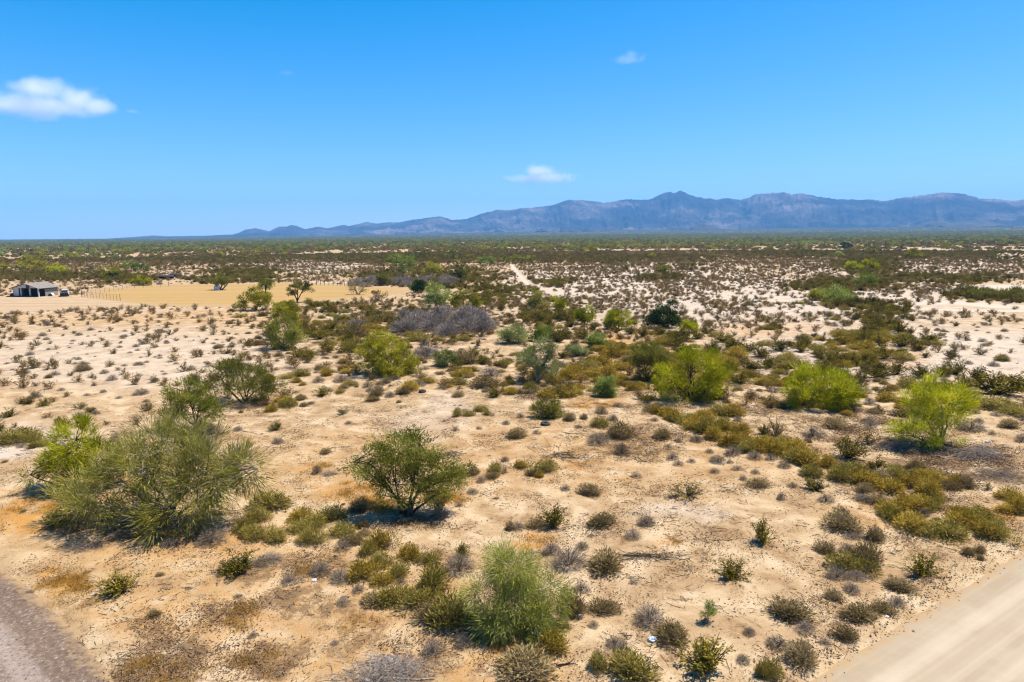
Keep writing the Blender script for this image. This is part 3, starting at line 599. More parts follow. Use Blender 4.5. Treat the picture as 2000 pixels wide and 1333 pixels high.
# ------------------------------------------------------------------ trees
def tree_geo(seed, lobes, n_cl, per, L, Wd, up=.35, weep=0.0, stems=3, limbs=40, trunk_r=.10, clump=.28, spread=.25, sides=5, broad=False, low=0.12, twigs=0, shell=.5, spray=0.0, gapq=.14):
    """lobes: ellipsoids (x, y, z, rx, ry, rz) in metres. Limbs run from the root to the lobes, then to the clumps that carry the leaves"""
    rng = rs(seed); tr, cr = MB(), MB(); lo = np.array(lobes, float)
    vol = (lo[:, 3] * lo[:, 4] * lo[:, 5]) ** .75; k = rng.choice(len(lo), n_cl, p=vol / vol.sum())
    u = norm(rng.normal(size=(n_cl, 3))); rad = shell + (1 - shell) * rng.rand(n_cl) ** .6
    gapn = 1 + (fbm(u[:, 0] * 2.2 + seed, u[:, 1] * 2.2 + u[:, 2] * 1.9 + k * 3.1, 3, seed % 50) - .5) * .95
    C = lo[k, :3] + u * lo[k, 3:] * (rad * gapn)[:, None]; C[:, 2] = np.maximum(C[:, 2], low + rng.rand(n_cl) * .15)
    gap = vnoise(C[:, 0] * .9 + seed, C[:, 1] * .9 + C[:, 2] * .8, 13); C[:, :2] += 0
    keep = gap > np.quantile(gap, gapq); C, u, k = C[keep], u[keep], k[keep]; n_cl = len(C)
    out_ = norm(u / lo[k, 3:] * lo[k, 3:].mean(1, keepdims=True))
    ct = np.clip(rng.normal(.5, .17, n_cl) + (vnoise(C[:, 0] * .9, C[:, 1] * .9 + C[:, 2] * 1.1, seed % 40) - .5) * .8, 0, 1)
    n = n_cl * per; ci = np.repeat(np.arange(n_cl), per)
    csz = clump * rng.uniform(.65, 1.35, n_cl); q_ = norm(rng.normal(size=(n, 3))) * (rng.rand(n, 1) ** .45); q_[:, 2] = q_[:, 2] * .7
    P = C[ci] + q_ * (csz[ci] * 1.5)[:, None]; P[:, 2] = np.maximum(P[:, 2], .04)
    D = norm(out_[ci] * .45 + q_ * .8 + np.array([0, 0, up]) + rng.normal(size=(n, 3)) * .40); D[:, 2] -= weep; D = norm(D)
    if spray:       # brush-like sprays: shoots fan out of the inner end of each clump
        base = C - out_ * (csz * .9)[:, None]; D = norm(out_[ci] * 1.0 + np.array([0, 0, up]) + rng.normal(size=(n, 3)) * spray); D[:, 2] -= weep * rng.rand(n); D = norm(D)
        P = base[ci] + D * (csz[ci] * 2.6 * rng.rand(n) ** .7)[:, None] + rng.normal(size=(n, 3)) * .05; P[:, 2] = np.maximum(P[:, 2] - .25 * weep * rng.rand(n), .04)
    tint = np.clip(ct[ci] + rng.normal(0, .14, n), 0, 1)
    Lr = L * rng.uniform(.6, 1.3, n); Wr = Wd * rng.uniform(.7, 1.3, n)
    (cr.leaves if broad else cr.blades)(P, D, Lr, Wr, rng, tint)
    # limbs
    order = np.argsort(-vol); mids = []
    for s_ in range(max(stems, len(lo))):
        l = lo[order[s_ % len(lo)]] if s_ < len(lo) else lo[rng.randint(len(lo))]
        b = np.array([rng.normal() * spread * .5, rng.normal() * spread * .5, -.1]); e = l[:3] + rng.normal(size=3) * l[3:] * .25
        t = np.linspace(0, 1, 6)[:, None]; mid = (b + e) / 2 + np.array([0, 0, .12 * np.linalg.norm(e - b)]) + rng.normal(size=3) * .12 * np.linalg.norm(e - b)
        p = b * (1 - t) ** 2 + 2 * mid * t * (1 - t) + e * t ** 2; p[1:-1] += rng.normal(size=(4, 3)) * .04
        tr.tube(p, trunk_r * np.linspace(1, .32, 6) * rng.uniform(.7, 1.05), sides, rng.rand()); mids.append(p)
    tr.tube(np.array([[0, 0, -.25], [0, 0, 0], [0, 0, .14]]), np.array([1.0, .9, .5]) * (spread * .55 + trunk_r), 8, rng.rand())
    for i in rng.choice(n_cl, min(limbs, n_cl), replace=False):
        best = min(mids, key=lambda p: np.linalg.norm(p[3] - C[i])); a = best[rng.randint(2, 6)]; e = C[i]; dd = np.linalg.norm(e - a)
        t = np.linspace(0, 1, 4)[:, None]; mid = (a + e) / 2 + rng.normal(size=3) * .15 * dd
        p = a * (1 - t) ** 2 + 2 * mid * t * (1 - t) + e * t ** 2
        tr.tube(p, trunk_r * .32 * np.linspace(1, .25, 4), 4, rng.rand())
    if twigs:
        q = rng.choice(n, twigs); tw = MB(); tw.blades(P[q], norm(D[q] + rng.normal(size=(twigs, 3)) * .5 - np.array([0, 0, .25])), rng.uniform(.4, 1.0, twigs) * L * 1.6, .020, rng, rng.rand(twigs))
    return (tr, cr, tw) if twigs else (tr, cr)
TREES = []          # (short phrase, x, y) landmarks for labels
def put_tree(name, label, cat, px, py, geo, mt, mc, group=None, land=None, rz=0, crown='crown'):
    p = P3(px, py); o = empty(name, p, rz, label=label, category=cat, group=group)
    tr, cr = geo[:2]
    if len(geo) > 2: add('twigs', geo[2].mesh('twigs', mt), o, kind='stuff')
    add('trunk', tr.mesh('trunk', mt), o); add(crown, cr.mesh(crown, mc), o)
    TREES.append((land or label, p[0], p[1])); return o
def fit(px, py, x0, x1, ytop):
    """metres: half width left, half width right, height of a crown seen between x0..x1 and ytop, rooted at px, py"""
    g = G(px, py); dp = depth_of(g[0], g[1]); d = ray(px, ytop); z = CAM_H + d[2] * g[1] / d[1]
    return (px - x0) / FPX * dp, (x1 - px) / FPX * dp, z
def lobes_px(px, py, ls, ry=None):
    """ellipsoids given as (cx, cy, rx, ry) in photograph pixels at the distance of the root, plus depth offset in metres"""
    g = G(px, py); out = []
    for cx, cy, rx, rz, *dy in ls:
        off = dy[0] if dy else 0.0
        d = ray(cx, cy); k = (g[1] + off) / d[1]; x = d[0] * k; z = CAM_H + d[2] * k
        dp = depth_of(x, g[1] + off, z); a, b = rx / FPX * dp, rz / FPX * dp
        out.append((x - g[0], off, max(z, b * .5), a, dy[1] if len(dy) > 1 else a * .85, b))
    return out
def T(name, label, cat, px, py, ls, mat, bark='bark', land=None, n=None, seed=None, group=None, **kw):
    lo = lobes_px(px, py, ls); g = G(px, py); dp = depth_of(g[0], g[1])
    seed = seed or int(px * 7 + py)
    area = sum(l[3] * l[5] for l in lo); lm = kw.pop('L', .30); wd = max(kw.pop('W', .02), .00085 * dp)
    dens = kw.pop('dens', 1.0); dn = kw.pop('dn', 1.0); kw.setdefault('limbs', 40)
    n_cl = n or int(min(520, max(60, 42 * area ** .8)) * dens); per = kw.pop('per', 26)
    n_cl, per = max(12, int(n_cl * .42)), int(per * 3.3 * dn)
    kw['clump'] = kw.get('clump', .28) * 1.25
    geo = tree_geo(seed, lo, n_cl, per, lm, wd, **kw)
    return put_tree(name, label, cat, px, py, geo, M[bark], M[mat], land=land, group=group)
PV, MQ, IW = 'palo_verde_tree', 'mesquite_tree', 'ironwood_tree'
# foreground and middle trees, each from its own crown outline
T(IW, 'largest sprawling grey green tree with pale bare branches hanging to the ground', 'tree', 322, 1018,
  [(300, 905, 90, 62, 0, 2.6), (215, 945, 75, 45, -.6), (390, 930, 85, 55, -.5), (460, 905, 55, 42, .3), (320, 860, 75, 40, .8), (350, 975, 80, 45, -1.0), (180, 985, 55, 26, -.8), (400, 870, 45, 36, 1.2), (130, 968, 40, 20, -.4), (490, 915, 36, 34, -.2), (340, 1000, 80, 34, -1.2)],
  'greygreen', 'palebark', 'the largest sprawling tree', L=.42, W=.038, stems=16, limbs=190, trunk_r=.09, up=.25, weep=.1, spread=.8, clump=.34, per=29, n=700, twigs=4800, shell=.5, spray=.45)
T(PV, 'yellow green palo verde tree at the left of the largest sprawling tree', 'tree', 150, 962,
  [(158, 872, 58, 42, .4), (125, 912, 42, 30, .3), (195, 905, 45, 36, .5), (60, 932, 24, 10, .2), (150, 938, 50, 24)], 'lime', 'bark', 'the left yellow palo verde', L=.28, W=.03, dn=1.6, gapq=.06, spray=.5, stems=4, limbs=50, n=260, per=28, trunk_r=.09, clump=.24)
T(MQ, 'dark green mesquite with grey dead brush at its foot behind the sprawling tree', 'tree', 382, 838,
  [(375, 785, 55, 36), (345, 800, 34, 30, -.4), (415, 795, 34, 26, .2), (360, 765, 38, 24, .5), (335, 825, 26, 22, -.6)], 'mesquite', 'bark', 'the dark mesquite with dead brush', L=.24, W=.035, broad=True, n=330, per=26, limbs=60, clump=.3, stems=5)
T(MQ, 'broad dull olive mesquite behind the dark mesquite on the left', 'tree', 482, 782,
  [(470, 730, 62, 32), (515, 745, 38, 32, .2), (440, 745, 36, 30, -.5), (480, 760, 48, 28, -.6), (455, 712, 34, 18, .5)], 'olive', 'bark', 'the broad olive mesquite', L=.26, W=.03, n=380, per=26, limbs=60, clump=.32, stems=5)
T(MQ, 'spreading green mesquite with several dark trunks in the middle of the sandy lot', 'tree', 795, 1003,
  [(790, 880, 62, 40, .3), (730, 905, 48, 28, -.2), (850, 915, 50, 34, .1), (870, 945, 36, 26, -.3), (765, 930, 42, 34, -.5), (815, 940, 40, 34, -.2), (700, 905, 24, 15, .2), (825, 880, 46, 26, .6), (770, 965, 38, 22, -.4), (822, 972, 38, 22, -.3), (870, 925, 46, 26, .2)],
  'mesquite', 'bark', 'the central spreading mesquite', L=.17, W=.045, dn=1.5, broad=True, n=470, gapq=.12, per=24, stems=9, limbs=150, trunk_r=.085, clump=.27, spread=.4, shell=.5, twigs=700, up=.2)
T(PV, 'feathery light green weeping tree by the bottom of the photo', 'tree', 1012, 1225,
  [(1008, 1112, 50, 46, .2), (950, 1160, 40, 36, 0), (1066, 1150, 42, 38, .1), (1005, 1180, 62, 50, -.3), (1030, 1215, 60, 36, -.6), (970, 1205, 45, 36, -.5), (985, 1090, 36, 26, .4)],
  'feather', 'palebark', 'the feathery weeping tree', L=.24, W=.022, n=560, per=30, stems=9, gapq=.14, limbs=90, trunk_r=.03, up=.08, weep=.45, clump=.21, spread=.2, twigs=1500, spray=.75, shell=.35)
T(MQ, 'tall olive green tree with leaning crown and shade at its left foot', 'tree', 760, 732,
  [(755, 690, 45, 34), (745, 668, 26, 22), (790, 710, 28, 28), (722, 712, 26, 20), (770, 717, 38, 22, -.5), (740, 720, 30, 18, -.4), (805, 722, 18, 16, -.2)], 'yellowgreen', 'bark', 'the tall olive tree', L=.3, W=.032, gapq=.05, n=460, per=26, limbs=50, clump=.3)
T(MQ, 'dark shaggy tree with brown trunks at the left of the wash', 'tree', 557, 682,
  [(557, 645, 36, 26), (535, 650, 18, 18), (582, 650, 22, 22), (556, 668, 32, 18, -.4)], 'mesquite', 'bark', 'the dark shaggy tree', L=.3, W=.035, n=240, per=24, limbs=50, clump=.35, stems=7)
T(PV, 'yellow green tree rising behind the dark shaggy tree', 'tree', 557, 662, [(560, 608, 26, 20), (548, 615, 16, 14), (572, 618, 16, 14)], 'yellowgreen', 'bark', 'the yellow tree behind the shaggy one', n=150, per=24, L=.3, clump=.3)
T(PV, 'wide yellow green tree at the near edge of the straw field', 'tree', 500, 607, [(495, 590, 30, 18), (470, 597, 16, 12), (515, 585, 20, 18), (500, 575, 18, 14)], 'yellowgreen', 'bark', 'the wide tree by the straw field', n=200, per=24, L=.35, clump=.4)
T(MQ, 'slim leaning tree with bare dark trunk standing against the yellow field', 'tree', 580, 591, [(588, 558, 20, 13), (572, 565, 13, 11), (600, 560, 12, 10)], 'olive', 'bark', 'the leaning tree against the field', n=120, per=24, L=.3, clump=.3, trunk_r=.2)
T(MQ, 'small green tree left of the leaning tree by the field', 'tree', 519, 572, [(519, 555, 14, 10), (525, 552, 8, 7)], 'mesquite', 'bark', 'the small tree by the field', n=70, per=22, L=.4, clump=.4, trunk_r=.18)
T(MQ, 'dark round tree with stout trunk shading the pale tank', 'tree', 431, 567, [(430, 547, 18, 10), (420, 551, 11, 7), (442, 550, 11, 8)], 'olive', 'bark', 'the tree shading the pale tank', n=90, per=22, L=.4, clump=.4, trunk_r=.25)
T(MQ, 'nearly bare tan tree at the far end of the yellow field', 'tree', 699, 576, [(697, 560, 18, 9), (690, 565, 10, 6), (710, 562, 9, 7)], 'burs_tan', 'palebark', 'the nearly bare tan tree', n=40, per=16, L=.4, clump=.45, trunk_r=.22, limbs=40)
T(MQ, 'low bare tan tree right of the taller bare tree', 'tree', 734, 587, [(735, 576, 14, 8), (748, 577, 9, 6)], 'burs_tan', 'palebark', 'the low bare tree', n=34, per=16, L=.35, clump=.4, trunk_r=.18, limbs=34)
T(MQ, 'bright green bushy tree above the grey thicket', 'tree', 855, 603, [(855, 578, 22, 20), (840, 590, 14, 12), (868, 588, 16, 14), (850, 562, 14, 10)], 'softgreen', 'bark', 'the bright tree above the thicket', n=180, per=24, L=.4, W=.04, clump=.4)
T(PV, 'yellow green bushy tree touching the bright green tree above the thicket', 'tree', 905, 604, [(900, 585, 16, 14), (920, 588, 16, 14), (890, 592, 12, 10), (930, 595, 10, 8)], 'yellowgreen', 'bark', 'the yellow tree above the thicket', n=150, per=22, L=.4, clump=.4)
T(PV, 'sparse blue green tree with pale thin trunk and dead snag', 'tree', 1050, 748, [(1055, 690, 32, 26), (1030, 705, 22, 20), (1072, 672, 20, 18), (1075, 715, 24, 18), (1040, 720, 20, 18)], 'bluegreen', 'palebark', 'the sparse blue green tree', L=.3, W=.03, n=190, per=22, clump=.3, limbs=70, gapq=.2, stems=4)
T(PV, 'large yellow green palo verde with open crown showing dark limbs', 'tree', 1352, 783, [(1350, 730, 62, 34), (1300, 750, 32, 26, -.3), (1400, 745, 36, 30, .1), (1360, 708, 44, 20, .5), (1330, 770, 40, 26, -.7), (1380, 765, 36, 24, -.4)], 'lime', 'bark', 'the large open palo verde', L=.3, W=.026, spray=.45, n=430, per=26, limbs=90, stems=6, clump=.3, trunk_r=.1)
T(PV, 'dull olive tree with dark foot left behind the large open palo verde', 'tree', 1265, 742, [(1265, 690, 28, 22), (1250, 705, 18, 18), (1285, 700, 24, 22), (1270, 722, 22, 16)], 'olive', 'bark', 'the dull tree behind the palo verde', n=280, per=24, L=.3, clump=.32)
T(PV, 'dense lime green dome shaped palo verde with foliage to the ground', 'tree', 1605, 792, [(1605, 758, 62, 34), (1565, 765, 32, 28, -.3), (1645, 768, 30, 28, -.2), (1600, 778, 58, 22, -.8)], 'lime', 'greenbark', 'the lime dome', gapq=.06, shell=.4, L=.32, W=.026, spray=.45, n=430, per=28, clump=.28, stems=7, limbs=50, twigs=300)
T(PV, 'tall lime palo verde with twisting limbs above a heap of dead branches', 'tree', 1838, 868, [(1815, 760, 36, 30, .3), (1845, 790, 50, 40, 0), (1870, 785, 28, 30, .2), (1790, 840, 42, 26, -.5), (1855, 835, 36, 30, -.4), (1800, 790, 34, 24, .3), (1770, 850, 26, 18, -.6)], 'lime', 'greenbark', 'the tall palo verde above dead branches', L=.3, W=.026, spray=.42, n=420, per=26, clump=.26, limbs=110, stems=7, trunk_r=.09, shell=.55)
T(MQ, 'dense dark green round tree by the edge of the pale plain', 'tree', 1292, 640, [(1290, 618, 34, 20), (1312, 622, 20, 18), (1270, 628, 20, 14), (1308, 600, 14, 12)], 'darkgreen', 'bark', 'the dense dark green tree', n=260, per=24, L=.32, W=.1, broad=True, clump=.35)
T(PV, 'round lime topped tree left of the dense dark green tree', 'tree', 1208, 641, [(1205, 620, 24, 15), (1222, 628, 16, 13), (1196, 630, 16, 12)], 'lime', 'bark', 'the lime topped tree', n=180, per=24, L=.36, clump=.34)
T(PV, 'small round lime tree second to the left of the dense dark tree', 'tree', 1143, 633, [(1143, 614, 18, 16), (1135, 620, 11, 10), (1152, 622, 11, 10)], 'lime', 'bark', 'the small round lime tree', n=130, per=24, L=.36, clump=.34)
T(PV, 'little yellow tree at the bend of the pale track', 'tree', 1094, 606, [(1092, 590, 15, 11), (1100, 596, 9, 8)], 'lime', 'bark', 'the little yellow tree', n=80, per=24, L=.4, clump=.36)
T(IW, 'grey green rounded tree left of the little yellow tree', 'tree', 1048, 604, [(1045, 582, 16, 16), (1057, 590, 14, 12), (1040, 592, 10, 8)], 'greygreen', 'bark', 'the grey green rounded tree', n=120, per=24, L=.4, clump=.4)
T('palo_verde_shrub', 'conical bright green shrub on the edge of the sandy lot', 'shrub', 1184, 774, [(1186, 755, 20, 20), (1176, 764, 16, 13), (1196, 764, 15, 14)], 'softgreen', 'palebark', 'the conical green shrub', n=150, per=26, L=.3, clump=.24)
T('palo_verde_shrub', 'low feathery green shrub just behind the nearer tyre', 'shrub', 1070, 818, [(1070, 800, 24, 18), (1056, 808, 15, 11), (1085, 806, 14, 13)], 'olive', 'palebark', 'the shrub behind the nearer tyre', n=130, per=26, L=.3, clump=.22)
T('palo_verde_shrub', 'rounded green shrub standing among rusty scrub in the wash', 'shrub', 1166, 680, [(1166, 662, 18, 16), (1155, 668, 11, 10), (1178, 669, 11, 9)], 'softgreen', 'bark', 'the rounded shrub in rusty scrub', n=120, per=24, L=.32, clump=.26)
T('palo_verde_shrub', 'low blue green shrub behind the sparse blue green tree', 'shrub', 1122, 696, [(1120, 686, 15, 11), (1136, 690, 12, 8)], 'bluegreen', 'palebark', 'the low blue green shrub', n=90, per=24, L=.3, clump=.24)
T(IW, 'blue grey bush at the right end of the grey thicket', 'tree', 1003, 672, [(1003, 655, 24, 18), (985, 660, 13, 11), (1020, 660, 15, 12)], 'bluegreen', 'bark', 'the blue grey bush', n=150, per=24, L=.34, clump=.32)
T(IW, 'soft green bush right of the blue grey bush', 'tree', 1062, 668, [(1062, 655, 20, 13), (1050, 660, 12, 9), (1075, 658, 12, 10)], 'softgreen', 'bark', 'the soft green bush', n=120, per=24, L=.34, clump=.3)
T('palo_verde_shrub', 'small lime shrub right of the dense dark green tree', 'shrub', 1346, 652, [(1345, 641, 15, 10), (1356, 645, 9, 7)], 'lime', 'bark', 'the small lime shrub', n=80, per=24, L=.34, clump=.28)
T('palo_verde_shrub', 'squat grey green shrub near the tall olive tree in the wash', 'shrub', 872, 717, [(870, 702, 20, 14), (880, 706, 13, 10)], 'bluegreen', 'bark', 'the squat grey green shrub', n=110, per=24, L=.3, clump=.26)
T('palo_verde_shrub', 'tiny upright green shrub alone on the bare sand', 'shrub', 1378, 1222, [(1382, 1204, 11, 12), (1376, 1212, 6, 7), (1390, 1192, 7, 7)], 'softgreen', 'palebark', 'the tiny upright green shrub', n=26, per=18, L=.16, clump=.08, trunk_r=.015, limbs=10)
for px, py, ls, mt, lb, ld in (
  (1635, 592, [(1630, 575, 26, 17), (1645, 582, 20, 13)], 'softgreen', 'broad green tree in the strip of scrub on the right plain', 'the broad green tree on the plain'),
  (1600, 587, [(1600, 577, 16, 9)], 'yellowgreen', 'low yellow green tree left of the broad green tree', 'the low yellow tree on the plain'),
  (1692, 557, [(1688, 545, 20, 11), (1705, 548, 14, 9)], 'softgreen', 'green tree beyond the broad green tree on the right plain', 'the farther green tree'),
  (1668, 528, [(1667, 519, 13, 9)], 'lime', 'left one of two lime trees far across the right plain', 'the left lime tree far off'),
  (1700, 528, [(1698, 517, 15, 10), (1708, 521, 8, 7)], 'lime', 'right one of two lime trees far across the right plain', 'the right lime tree far off'),
  (1786, 506, [(1786, 495, 16, 10), (1778, 499, 9, 7)], 'yellowgreen', 'lone yellow green tree far off near the saguaros', 'the tree near the saguaros'),
  (1699, 498, [(1698, 484, 18, 8), (1710, 487, 10, 6)], 'olive', 'dark stemmed olive tree left of the saguaros', 'the olive tree by the saguaros'),
  (1655, 487, [(1653, 480, 10, 6)], 'darkgreen', 'small dark tree farthest left of the saguaros', 'the small dark far tree'),
  (58, 530, [(60, 513, 24, 14), (80, 520, 14, 9), (42, 520, 14, 9)], 'yellowgreen', 'lime green tree behind the stable', 'the lime tree behind the stable'),
  (112, 535, [(112, 524, 20, 10), (100, 528, 10, 7)], 'lime', 'round lime tree behind the pickup', 'the round lime tree'),
  (7, 530, [(5, 522, 14, 8)], 'yellowgreen', 'lime bush at the left edge of the plain', 'the lime bush at the left edge'),
  (217, 545, [(215, 529, 18, 12), (228, 535, 12, 9)], 'yellowgreen', 'yellow green tree beyond the wire fence', 'the yellow tree beyond the fence'),
  (262, 530, [(255, 519, 16, 9), (278, 520, 14, 8)], 'softgreen', 'bluish green twin crowned tree beyond the wire fence', 'the twin crowned tree'),
  (275, 558, [(272, 548, 14, 9), (290, 550, 10, 6)], 'yellowgreen', 'scrubby yellow tree by the pale track behind the field', 'the scrubby yellow tree'),
  (845, 534, [(845, 523, 16, 10), (852, 527, 10, 7)], 'yellowgreen', 'round golden green tree in the far central grove', 'the golden far tree'),
  (790, 532, [(785, 512, 26, 15), (800, 520, 22, 14), (770, 505, 16, 10)], 'softgreen', 'largest green tree of the far central grove', 'the largest far grove tree'),
  (815, 505, [(812, 495, 20, 8), (830, 497, 14, 7)], 'mesquite', 'dark tree at the back of the far central grove', 'the dark grove tree'),
  (902, 548, [(900, 526, 14, 16), (910, 538, 12, 10), (892, 538, 12, 9)], 'olive', 'tall olive tree at the right of the far central grove', 'the tall grove tree'),
  (880, 508, [(884, 497, 14, 10)], 'mesquite', 'small dark tree right behind the golden far tree', 'the small grove tree'),
  (748, 558, [(748, 545, 12, 9)], 'olive', 'olive tree sticking out of the far grey brush band', 'the tree in the grey band'),
  (818, 572, [(818, 560, 9, 9), (812, 564, 6, 6)], 'darkgreen', 'small dark bare stemmed tree left of the bright tree', 'the small dark tree'),
  (1150, 497, [(1152, 487, 14, 7), (1160, 490, 9, 5)], 'yellowgreen', 'pale yellow tree far out in the middle of the plain', 'the pale yellow far tree'),
  (1295, 533, [(1294, 525, 12, 7)], 'greygreen', 'lone grey bush tree in the pale scrub plain', 'the lone grey bush tree'),
  (1008, 515, [(1000, 505, 22, 6), (1035, 504, 18, 6)], 'mesquite', 'row of green crowns at the head of the straight track', 'the crowns at the track head'),
  (960, 517, [(950, 508, 22, 7)], 'softgreen', 'flat green crown left of the straight track', 'the flat green crown'),
  (1930, 583, [(1915, 576, 26, 9), (1950, 576, 30, 9), (1985, 577, 24, 10)], 'olive', 'long olive thicket tree by the right edge clearing', 'the long olive thicket'),
):
    T(PV if mt in ('lime', 'yellowgreen', 'softgreen') else MQ, lb, 'tree', px, py, ls, mt, 'bark', ld, n=int(60 + 2.2 * sum(l[2] for l in ls)), per=18, L=.55, clump=.5, limbs=14, stems=3, sides=4, W=.10)

# ------------------------------------------------------------------ house, vehicle, fences, small things
M['white'] = plain('white_paint', (.52, .50, .47), .6, (.45, .43, .40)); M['tanwall'] = plain('tan_siding', (.27, .225, .175), .8, (.235, .19, .15))
M['roof'] = plain('dusty_metal_roof', (.27, .24, .21), .7, (.23, .205, .18), 1.2); M['darkwood'] = plain('dark_wood', (.045, .028, .022), .8); M['brown'] = plain('brown_board_and_shadow', (.10, .04, .035), .8)
M['inside'] = plain('stall_wall_shade', (.03, .032, .036), .9); M['black'] = plain('black_paint', (.012, .012, .014), .4); M['rubber'] = plain('worn_rubber', (.014, .014, .015), .75, (.03, .028, .026), 8)  # inside walls: the shade of the bays is put into a near-black colour
M['glass'] = plain('dark_glass', (.02, .025, .03), .1, spec=.6); M['wire'] = plain('rusty_wire', (.09, .07, .055), .7); M['post'] = plain('weathered_post', (.07, .05, .038), .85)
M['bag'] = plain('pale_blue_plastic', (.48, .60, .72), .35, (.66, .72, .78), 6); M['scrap'] = plain('white_scrap', (.75, .74, .72), .5); M['tank'] = plain('pale_tank', (.50, .54, .56), .5)
def house():
    c = np.array([-124.0, 179.0]); u = norm(np.array([-.98, .2])); v = norm(np.array([.2, .98])); L, Dp, E, K = 8.0, 6.0, 2.3, 3.5
    def P(a, b, z): q = c + u * a + v * b; return np.array([q[0], q[1], z])
    o = empty('stable', (c[0], c[1], 0), label='low tan stable with gabled metal roof and open bays between white posts', category='stable')
    def part(name, mb, mat, lab=None):
        me = mb.mesh(name, mat); ob = add(name, me, o); ob.matrix_parent_inverse = Matrix.Translation((-c[0], -c[1], 0))
        if lab: ob['label'] = lab
        return ob
    def slab(a0, b0, a1, b1, th, z0, z1, mat, name, lab=None):
        d2 = np.array([a1 - a0, b1 - b0]); n2 = norm(np.array([-d2[1], d2[0]])) * th
        mb = MB(); p = [P(a0, b0, z0), P(a1, b1, z0), P(a1, b1, z1), P(a0, b0, z1)]; off = u * n2[0] + v * n2[1]
        mb.prism(p, (off[0], off[1], 0)); return part(name, mb, mat, lab)
    slab(L, .05, L, Dp, -.12, 0, E, M['tanwall'], 'wall'); slab(L - .13, Dp - .1, .13, Dp - .1, -.1, 0, E, M['inside'], 'wall', 'back wall coloured dark for the shade inside')
    slab(.0, 2.0, .0, Dp, -.12, 0, E - .35, M['tanwall'], 'wall', 'tan side wall'); slab(.0, 2.0, .0, Dp, -.10, E - .348, E, M['brown'], 'eave_shadow_strip', 'brown strip standing in for the shadow under the eave')  # the brown strip at the wall top is the eave's shadow, built as colour
    slab(L - .14, .06, 6.2, .06, .1, 0, E, M['white'], 'wall', 'cream front wall'); slab(L - .3, 3.2, .2, 3.2, .1, 0, E, M['inside'], 'partition')
    for a in (5.5, 2.7, .08):
        mb = MB(); q = P(a, .02, E / 2); mb.box(q, (.26, .26, E), math.atan2(u[1], u[0])); part('post', mb, M['white'])
    mb = MB(); mb.prism([P(L - .1, -.06, E + .003), P(0.1, -.06, E + .003), P(L / 2, -.06, K - .12)], (v[0] * .1, v[1] * .1, 0)); part('gable', mb, M['white'])
    mb = MB(); mb.prism([P(3.7, -.14, E - .1), P(2.6, -.14, E - .1), P(2.6, -.14, E + .62), P(3.7, -.14, E + .9)], (v[0] * .07, v[1] * .07, 0)); part('board', mb, M['brown'], 'brown board over the middle bay')
    for sgn in (0, 1):
        e0, e1 = (-.45, L / 2) if sgn == 0 else (L + .45, L / 2); ze = E - .12
        mb = MB(); mb.prism([P(e0, -.5, ze), P(e0, Dp + .4, ze), P(e1, Dp + .4, K + .02), P(e1, -.5, K + .02)], (0, 0, .09)); rf = part('roof', mb, M['roof'])
        rb = MB()
        for k in range(22):
            b = -.48 + k * (Dp + .86) / 21; rb.prism([P(e0, b, ze + .092), P(e0, b + .05, ze + .092), P(e1, b + .05, K + .112), P(e1, b, K + .112)], (0, 0, .03))
        q = rb.mesh('roof_rib', M['roof']); qo = add('roof_rib', q, rf, kind='stuff')
    mb = MB(); mb.box(P(4.5, -.9, .12), (9.5, .2, .24), math.atan2(u[1], u[0])); part('low_dark_strip', mb, M['darkwood'])  # low dark strip along the foot of the front
    mb = MB(); mb.prism([P(L + .1, -.3, 0), P(L + 1.1, -.3, 0), P(L + .3, -.3, .95)], (v[0] * 1.2, v[1] * 1.2, 0)); part('ramp', mb, M['darkwood'])
    TREES.append(('the stable', c[0], c[1]))
house()
def truck():
    p = P3(127, 578.5); o = empty('pickup_truck', p, R(30), label='white pickup truck with dark hood parked right of the stable', category='pickup')
    def pt(name, mb, mat, par=o): return add(name, mb.mesh(name, mat), par)
    b = MB(); b.box((0, 0, .70), (1.85, 5.2, .50)); b.box((-.86, 1.55, 1.08), (.1, 2.0, .26)); b.box((.86, 1.55, 1.08), (.1, 2.0, .26)); b.box((0, 2.55, 1.08), (1.8, .1, .26)); pt('body', b, M['white'])
    b = MB(); b.box((0, -.2, 1.32), (1.74, 1.7, .74), taper=.82); cab = pt('cab', b, M['white'])
    b = MB(); b.box((0, -1.0, 1.35), (1.36, .06, .44)); pt('windscreen', b, M['glass'], cab)
    for s in (-1, 1):
        b = MB(); b.box((s * .82, -.2, 1.36), (.05, 1.1, .38)); pt('side_window', b, M['glass'], cab)
    b = MB(); b.box((0, -1.85, .99), (1.7, 1.45, .10)); pt('hood', b, M['black']); b = MB(); b.box((0, -2.66, .62), (1.86, .14, .62)); pt('bumper', b, M['black'])
    for sx in (-1, 1):
        for sy in (-1.6, 1.6):
            b = MB(); th = np.linspace(0, 2 * np.pi, 17); b.tube(np.stack([0 * th + sx * .84, sy + .25 * np.cos(th), .36 + .25 * np.sin(th)], -1), .12, 6); wh = pt('wheel', b, M['rubber'])
            b = MB(); b.tube(np.array([[sx * .78, sy, .36], [sx * .92, sy, .36]]), .19, 10); b.tube(np.array([[sx * .92, sy, .36], [sx * .925, sy, .36]]), np.array([.19, .01]), 10); pt('rim', b, M['tank'], wh)
truck()
